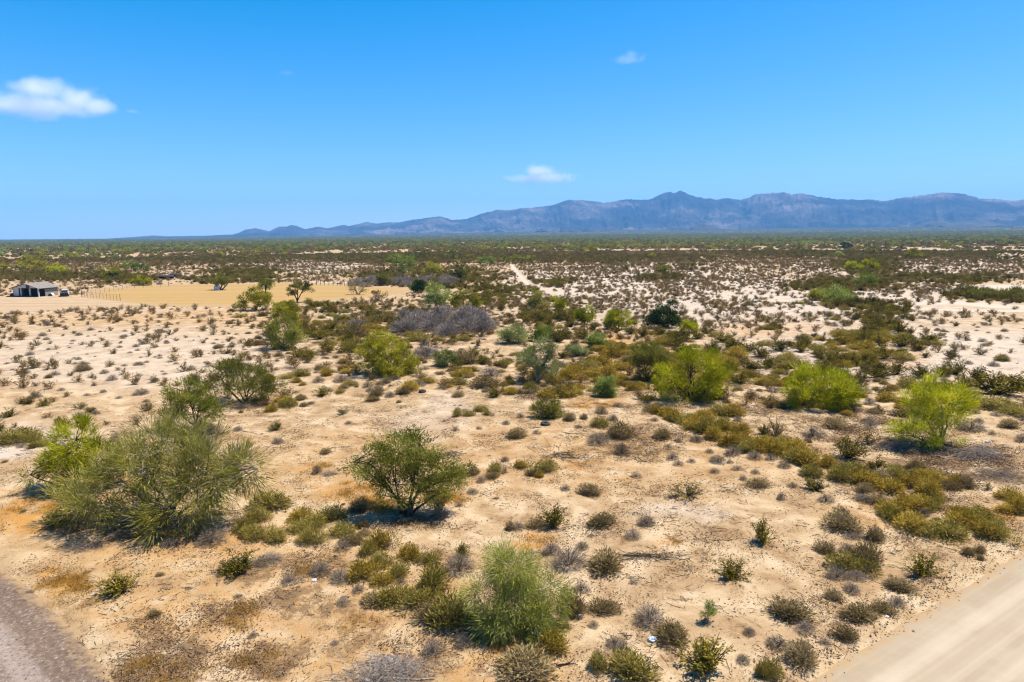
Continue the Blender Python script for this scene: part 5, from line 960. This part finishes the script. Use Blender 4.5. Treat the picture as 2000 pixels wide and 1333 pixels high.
for r0, r1 in ((62, 130), (130, 300), (300, 620)):
    x, y, px, py = scatter(r0, r1, .75); dz = proj(x, y, 0.0)[2]; cl = keep_clear(x, y, px, py); u = rng.rand(len(x)); s = rng.uniform(.55, 1.3, len(x)) * (1 + .5 * rng.rand(len(x)) ** 4)
    patch = fbm(x / 11, y / 11, 4, 88); pt = sstep(.34, .60, patch)
    dq = np.clip(dz, 40, 400) / 90; ox = px + (fbm(x / 9, y / 9, 3, 151) - .5) * 190 / dq; oy = py + (fbm(x / 9 + 30, y / 9, 3, 155) - .5) * 90 / dq ** 1.5; br = .35 + .65 * sstep(.38, .55, fbm(x / 4.5, y / 4.5, 3, 158))
    ol = ell(ox, oy, D_OLIVE) * br; mo = ell(ox, oy, D_MOUND) * br
    base = (.06 + .17 * pt) * cl * np.where(py > 640, .75, 1.0); base = np.where((px > 1000) & (py < 640), base * 1.45, base); base = np.where(py < 545, base * 1.0, base)
    belt = sstep(540, 505, py) * .045 * sstep(.48, .60, fbm(x / 60, y / 60, 3, 99))
    a = u < base * .62 / .75; b = (~a) & (u < (base * .82) / .75); c = (~a) & (~b) & (u < (base * 1.0 + .0) / .75)
    left = px < 900
    emit('b', x[a], y[a], 1.35 * s[a], .85 * s[a] * rng.uniform(.8, 1.2, a.sum())); emit('d', x[b], y[b], 1.1 * s[b], .55 * s[b]); emit('p', x[c], y[c], 1.6 * s[c], 1.0 * s[c])
    u2 = rng.rand(len(x)); d_ = u2 < (ol * cl * .65 + belt) ; emit('o', x[d_], y[d_], 2.2 * s[d_], 1.3 * s[d_])
    u3 = rng.rand(len(x)); e_ = u3 < mo * cl * 1.1; emit('g', x[e_], y[e_], 1.25 * s[e_], .6 * s[e_])
    u4 = rng.rand(len(x)); f_ = (u4 < (mo + ol) * cl * .5); emit('l', x[f_], y[f_], 1.3 * s[f_], .65 * s[f_])
    tf = ell(ox, oy, D_TUFT) * cl; u6 = rng.rand(len(x)); i_ = u6 < tf * .16; emit('t', x[i_], y[i_], .95 * s[i_], .42 * s[i_]); i_ = (u6 > .4) & (u6 < .4 + tf * .2); emit('q', x[i_], y[i_], .9 * s[i_], .36 * s[i_]); i_ = (u6 > .7) & (u6 < .7 + tf * .07); emit('p', x[i_], y[i_], 1.5 * s[i_], .95 * s[i_])
    u5 = rng.rand(len(x)); h_ = u5 < .05 * cl * np.where(left, 1.3, .8); emit('q', x[h_], y[h_], .7 * s[h_], .3 * s[h_])
# low tufts between the named shrubs of the near lot
x, y, px, py = scatter(22, 66, .55); cl = (road_d(x, y) < -.6) * (grav_d(x, y) < -.6); lit = ell(px, py, Z_LITTER); u = rng.rand(len(x)); s = rng.uniform(.4, 1.0, len(x))
a = u < (.035 + .10 * lit) * cl; emit('q', x[a], y[a], .55 * s[a], .16 * s[a]); a = (u > .5) & (u < .5 + (.012 + .05 * lit) * cl); emit('t', x[a], y[a], .6 * s[a], .3 * s[a])
cnt = {nm: sum(KINDS[i[0]][0] == nm for i in items) for nm in ('creosote_bush', 'bursage_clump', 'dead_shrub')}
LIM = {'creosote_bush': 296, 'bursage_clump': 296, 'dead_shrub': 296}
GL = {'e': 'mauve grey dead shrub', 'o': 'dark olive creosote bush scattered along the wash and plain', 'p': 'open creosote bush dotted on the pale plain', 'b': 'small dry brown creosote bush dotted over pale sand', 'g': 'golden cushion of bursage in the wash', 'l': 'olive cushion of bursage in the wash', 't': 'small tan bursage tuft on the near sand', 'd': 'small grey dead shrub dotted over pale sand', 'q': 'tiny grey dead tuft on sand'}
allp = []
for k, l in pts.items():
    q = np.concatenate(l); r = np.hypot(q[:, 0], q[:, 1]); big = np.sqrt(q[:, 2] * q[:, 3]) / r
    # do not stand inside a shrub or trunk already there
    nearr = r < 140; bad = np.zeros(len(q), bool)
    if nearr.any():
        dd = np.hypot(q[nearr, 0][:, None] - occ[None, :, 0], q[nearr, 1][:, None] - occ[None, :, 1]) < (.45 * occ[None, :, 2] + .25 * q[nearr, 2][:, None]); bad[np.where(nearr)[0]] = dd.any(1)
    q, big = q[~bad], big[~bad]; allp.append((k, q, big))
rest = {k: [] for k in KINDS}
for nm in LIM:
    ks = [(k, q, b) for k, q, b in allp if KINDS[k][0] == nm]
    kk = np.concatenate([np.full(len(q), i) for i, (_, q, _b) in enumerate(ks)]); q = np.concatenate([a[1] for a in ks]); b = np.concatenate([a[2] for a in ks])
    px, py, _ = proj(q[:, 0], q[:, 1], 0); b = b * ((px > -10) & (px < 2010) & (py < 1340))
    top = np.argsort(-b)[:max(0, LIM[nm] - cnt.get(nm, 0))]; sel = np.zeros(len(q), bool); sel[top] = True
    for i in np.where(sel)[0]:
        k = ks[int(kk[i])][0]; items.append((k, q[i, 0], q[i, 1], q[i, 2], q[i, 3], 0, 'field'))
    for i, (k, _q, _b) in enumerate(ks): rest[k].append(q[(kk == i) & ~sel])

# ------------------------------------------------------------------ labels: kind, rank and side of the nearest landmark, for all single shrubs together
near = {}
for n_, (k, x, y, Wm, Hm, wd, grp) in enumerate(items):
    if grp in ('thicket', 'band'): continue
    d = np.hypot(LM[:, 0] - x, LM[:, 1] - y); j = int(np.argmin(d)); ux = norm(LM[j]); v_ = np.array([x, y]) - LM[j]
    along, side = float(v_ @ ux), float(v_ @ np.array([ux[1], -ux[0]]))
    rel = ('right of' if side > 0 else 'left of') if abs(side) > abs(along) else ('behind' if along > 0 else 'in front of')
    near.setdefault((KINDS[k][2], TREES[j][0], rel), []).append((float(d[j]), n_))
LAB = {}
for (kd, lm, rel), l in near.items():
    l.sort()
    for r_, (dd, n_) in enumerate(l, 1):
        if r_ > 9: continue
        LAB[n_] = f"{'nearest' if r_ == 1 and len(l) > 1 else WORDS[r_].strip()} {kd} {rel} {lm}".strip()
GN_ = {'creosote_bush': 'scattered creosote bushes', 'bursage_clump': 'bursage clumps of the sandy lot and wash', 'dead_shrub': 'scattered dead shrubs'}
for n_, (k, x, y, Wm, Hm, wd, grp) in enumerate(items):
    if grp == 'thicket': lb, gp = 'grey twiggy dead shrub in the dense thicket of the central wash', 'grey shrubs of the central thicket'
    elif grp == 'band': lb, gp = 'grey dead shrub in the far grey band beyond the straw field', 'grey shrubs of the far band'
    else: lb, gp = LAB.get(n_, GL[k]), GN_[KINDS[k][0]]
    place(k, x, y, Wm, Hm, lb, gp, wd > 30, n_)

# ------------------------------------------------------------------ masses: one object each, instanced on points
def gn_scatter(name, P, SC, RZ, IDX, protos, label):
    c = bpy.data.collections.new(name + '_models')
    for i, me in enumerate(protos):
        o = bpy.data.objects.new(f'{name}_model_{i:02d}', me); c.objects.link(o)
    me = bpy.data.meshes.new(name); me.vertices.add(len(P)); me.vertices.foreach_set('co', np.asarray(P, np.float32).ravel())
    a = me.attributes.new('sc', 'FLOAT_VECTOR', 'POINT'); a.data.foreach_set('vector', np.asarray(SC, np.float32).ravel())
    a = me.attributes.new('rz', 'FLOAT', 'POINT'); a.data.foreach_set('value', np.asarray(RZ, np.float32))
    a = me.attributes.new('pi', 'INT', 'POINT'); a.data.foreach_set('value', np.asarray(IDX, np.int32))
    o = add(name, me, kind='stuff', label=label)
    ng = bpy.data.node_groups.new(name, 'GeometryNodeTree'); ng.interface.new_socket('Geometry', in_out='INPUT', socket_type='NodeSocketGeometry'); ng.interface.new_socket('Geometry', in_out='OUTPUT', socket_type='NodeSocketGeometry')
    gi = ng.nodes.new('NodeGroupInput'); go = ng.nodes.new('NodeGroupOutput'); ip = ng.nodes.new('GeometryNodeInstanceOnPoints'); ci = ng.nodes.new('GeometryNodeCollectionInfo')
    ci.inputs['Collection'].default_value = c; ci.inputs['Separate Children'].default_value = True; ci.inputs['Reset Children'].default_value = True; ip.inputs['Pick Instance'].default_value = True
    def at(nm, ty):
        n = ng.nodes.new('GeometryNodeInputNamedAttribute'); n.data_type = ty; n.inputs[0].default_value = nm; return [s_ for s_ in n.outputs if s_.enabled and s_.name == 'Attribute'][0]
    cx = ng.nodes.new('ShaderNodeCombineXYZ'); er = ng.nodes.new('FunctionNodeEulerToRotation'); L_ = ng.links.new
    L_(gi.outputs[0], ip.inputs['Points']); L_(ci.outputs[0], ip.inputs['Instance']); L_(at('pi', 'INT'), ip.inputs['Instance Index']); L_(at('rz', 'FLOAT'), cx.inputs[2]); L_(cx.outputs[0], er.inputs[0]); L_(er.outputs[0], ip.inputs['Rotation']); L_(at('sc', 'FLOAT_VECTOR'), ip.inputs['Scale']); L_(ip.outputs[0], go.inputs[0])
    md = o.modifiers.new('scatter', 'NODES'); md.node_group = ng; return o
def mass(name, ks, label):
    protos, P, SC, IX = [], [], [], []
    for k in ks:
        q = np.concatenate(rest[k]) if rest[k] else np.zeros((0, 4))
        if not len(q): continue
        b0 = len(protos); pl = PR[KINDS[k][1]]; protos += [p['one'] for p in pl]
        P.append(np.stack([q[:, 0], q[:, 1], H(q[:, 0], q[:, 1]) - .02], -1)); SC.append(np.stack([q[:, 2], q[:, 2], q[:, 3]], -1)); IX.append(b0 + rng.randint(0, len(pl), len(q)))
    if P:
        P = np.concatenate(P); print(name, len(P)); gn_scatter(name, P, np.concatenate(SC), rng.rand(len(P)) * 6.28, np.concatenate(IX), protos, label)
mass('creosote_scrub', 'opb', 'countless farther creosote bushes dotted over the plain'); mass('bursage_scrub', 'glt', 'countless farther bursage cushions'); mass('dead_scrub', 'dq', 'countless farther grey dead shrubs')
# far plain: simple crowns in three greens and browns
def crown_model(seed, mat, n=220, broad=.16):
    r_ = rs(seed); b = MB(); u = hemi(r_, n, -.1); P_ = u * (.35 + .65 * r_.rand(n, 1) ** .5) * np.array([.46, .46, .8]) + np.array([0, 0, .1]); P_[:, :2] += (vnoise(P_[:, 0] * 4 + seed, P_[:, 1] * 4, 1)[:, None] - .5) * .2
    b.leaves(P_, norm(u + r_.normal(size=(n, 3)) * .6), r_.uniform(.6, 1.3, n) * broad * 1.6, r_.uniform(.6, 1.3, n) * broad * .8, r_, np.clip(r_.normal(.5, .25, n), 0, 1)); return b.mesh('crown', M[mat])
FM = [crown_model(900 + i, m_) for i, m_ in enumerate(('olive', 'mesquite', 'softgreen', 'yellowgreen', 'greygreen', 'creo_olive', 'creo_mid', 'creo_brown', 'darkgreen'))]
P, SC, IX = [], [], []
for r0, r1, dn in ((420, 620, .002), (620, 1100, .013), (1100, 2000, .012), (2000, 4500, .008), (4500, 8200, .0022)):
    x, y, px, py = scatter(r0, r1, dn); n = len(x); pt = fbm(x / 110, y / 110, 4, 123); pt2 = fbm(x / 300, y / 300, 3, 131)
    grn = sstep(.46, .58, pt) if r1 > 620 else np.ones(n) * .5
    green = rng.rand(n) < .06 + .55 * grn * sstep(600, 1000, np.hypot(x, y)) + .25 * sstep(1200, 2200, np.hypot(x, y))
    sz = np.where(green, rng.uniform(3, 6.5, n), rng.uniform(1.8, 3.2, n)); ix = np.where(green, rng.choice([0, 0, 0, 1, 2, 3, 3, 4], n), rng.choice([5, 6, 7], n))
    keepn = rng.rand(n) < np.where(green, .75, 1) * (.25 + .75 * sstep(.36, .5, fbm(x / 45, y / 160, 3, 144))) * (1 - ell(px, py, D_CLEAR))
    P.append(np.stack([x, y, H(x, y)], -1)[keepn]); SC.append(np.stack([sz * 1.25, sz * 1.25, sz * .72], -1)[keepn]); IX.append(ix[keepn])
P = np.concatenate(P); print('far', len(P)); gn_scatter('far_woodland', P, np.concatenate(SC), rng.rand(len(P)) * 6.28, np.concatenate(IX), FM, 'band of far desert trees and scrub below the mountains')
# ground litter, pebbles and dry grass near the camera
def stick_model(seed, mat, n=7):
    r_ = rs(seed); b = MB()
    for i in range(n):
        a = r_.rand() * 6.28; l = r_.uniform(.2, .75); c = np.array([r_.normal() * .25, r_.normal() * .25, .015]); d = np.array([math.cos(a), math.sin(a), r_.normal() * .15]); b.tube(np.stack([c - d * l / 2, c + r_.normal(size=3) * .03, c + d * l / 2]), np.array([.014, .011, .006]), 3, r_.rand())
    return b.mesh('twig_litter', M[mat])
def leaf_model(seed, n=60):
    r_ = rs(seed); b = MB(); P_ = np.stack([r_.normal(size=n) * .3, r_.normal(size=n) * .3, r_.rand(n) * .03 + .005], -1); D_ = norm(r_.normal(size=(n, 3)) * np.array([1, 1, .35])); b.leaves(P_, D_, r_.uniform(.04, .12, n), r_.uniform(.015, .035, n), r_, r_.rand(n)); return b.mesh('leaf_litter', M['litter'])
def pebble_model(seed, n=5, mt='pebble'):
    r_ = rs(seed); b = MB()
    for i in range(n):
        s_ = r_.uniform(.018, .05); c = np.array([r_.normal() * .3, r_.normal() * .3, s_ * .3]); v = np.array([[1, 0, 0], [0, 1, 0], [-1, 0, 0], [0, -1, 0], [0, 0, .7], [0, 0, -.5]]) * s_ * (1 + (r_.rand(6, 1) - .5) * .6) + c
        b.put(v, [[0, 1, 4], [1, 2, 4], [2, 3, 4], [3, 0, 4], [1, 0, 5], [2, 1, 5], [3, 2, 5], [0, 3, 5]], r_.rand())
    return b.mesh('pebbles', M[mt])
def grass_model(seed, n=70):
    r_ = rs(seed); b = MB(); P_ = np.stack([r_.normal(size=n) * .16, r_.normal(size=n) * .16, 0 * r_.rand(n)], -1); D_ = norm(r_.normal(size=(n, 3)) * .6 + np.array([0, 0, .8])); b.blades(P_, D_, r_.uniform(.08, .22, n), .010, r_, r_.rand(n)); return b.mesh('dry_grass', M['drygrass'])
GRASS = [(130, 1140, 60, 30, 1), (320, 1312, 90, 40, .9), (520, 1285, 70, 26, 1), (735, 985, 45, 20, .9), (690, 960, 80, 22, .3), (1050, 1055, 45, 10, .6), (1310, 1060, 30, 8, .5), (90, 990, 90, 30, .3), (985, 1250, 60, 24, .5), (590, 1115, 40, 20, .5), (470, 1205, 50, 30, .4), (870, 975, 50, 12, .5), (150, 1180, 60, 20, .4), (1165, 790, 50, 14, .4), (690, 1220, 60, 20, .4), (1960, 1005, 40, 12, .5), (1740, 700, 60, 14, .5), (610, 905, 40, 7, .4)]
def near_mass(name, models, dens_fn, r1, base, s0, s1, label):
    x, y, px, py = scatter(20, r1, base); k = rng.rand(len(x)) < dens_fn(x, y, px, py) * (road_d(x, y) < -.1) * (grav_d(x, y) < .1); x, y = x[k], y[k]; n = len(x); print(name, n)
    s = rng.uniform(s0, s1, n); gn_scatter(name, np.stack([x, y, H(x, y)], -1), np.stack([s, s, s], -1), rng.rand(n) * 6.28, rng.randint(0, len(models), n), models, label)
lt = lambda px, py: ell(px, py, Z_LITTER)
pn = lambda x, y: sstep(.42, .62, fbm(x / 1.6, y / 1.6, 4, 55))
near_mass('twig_litter', [stick_model(1, 'dead'), stick_model(2, 'bark'), stick_model(3, 'litter'), stick_model(4, 'dead')], lambda x, y, px, py: (.22 + .78 * lt(px, py)) * (.15 + .85 * pn(x, y)), 75, 6.0, .35, 1.0, 'fallen twigs strewn over the sand')
near_mass('leaf_litter', [leaf_model(i) for i in range(4)], lambda x, y, px, py: (.14 + .86 * lt(px, py)) * (.04 + .96 * pn(x + 40, y)), 66, 11.0, .7, 1.6, 'brown leaf litter strewn over the sand')
near_mass('pebbles', [pebble_model(i) for i in range(4)], lambda x, y, px, py: .3 + .7 * pn(x, y + 30), 55, 1.1, .5, 1.2, 'pebbles and clods on the sand')
near_mass('dry_grass', [grass_model(i) for i in range(4)], lambda x, y, px, py: ell(px, py, GRASS) * (.1 + .9 * sstep(.4, .55, fbm(x / .9, y / .9, 3, 64))), 60, 24.0, .7, 1.5, 'golden dry grass in patches')
def clods():
    n = 1900; s_ = rng.uniform(0, 120, n); a = np.array(ROAD_E[0]); d = _dir; nn = np.array([d[1], -d[0]]); off = -.5 + rng.normal(size=n) * .28; p = a + d * (s_[:, None] + 20) + nn * off[:, None]
    s = rng.uniform(.45, 1.3, n); gn_scatter('road_clods', np.stack([p[:, 0], p[:, 1], H(p[:, 0], p[:, 1])], -1), np.stack([s, s, s], -1), rng.rand(n) * 6.28, rng.randint(0, 4, n), [pebble_model(30 + i, 6, 'litter' if i % 2 else 'pebble') for i in range(4)], 'clods along the berm of the dirt road')
clods()
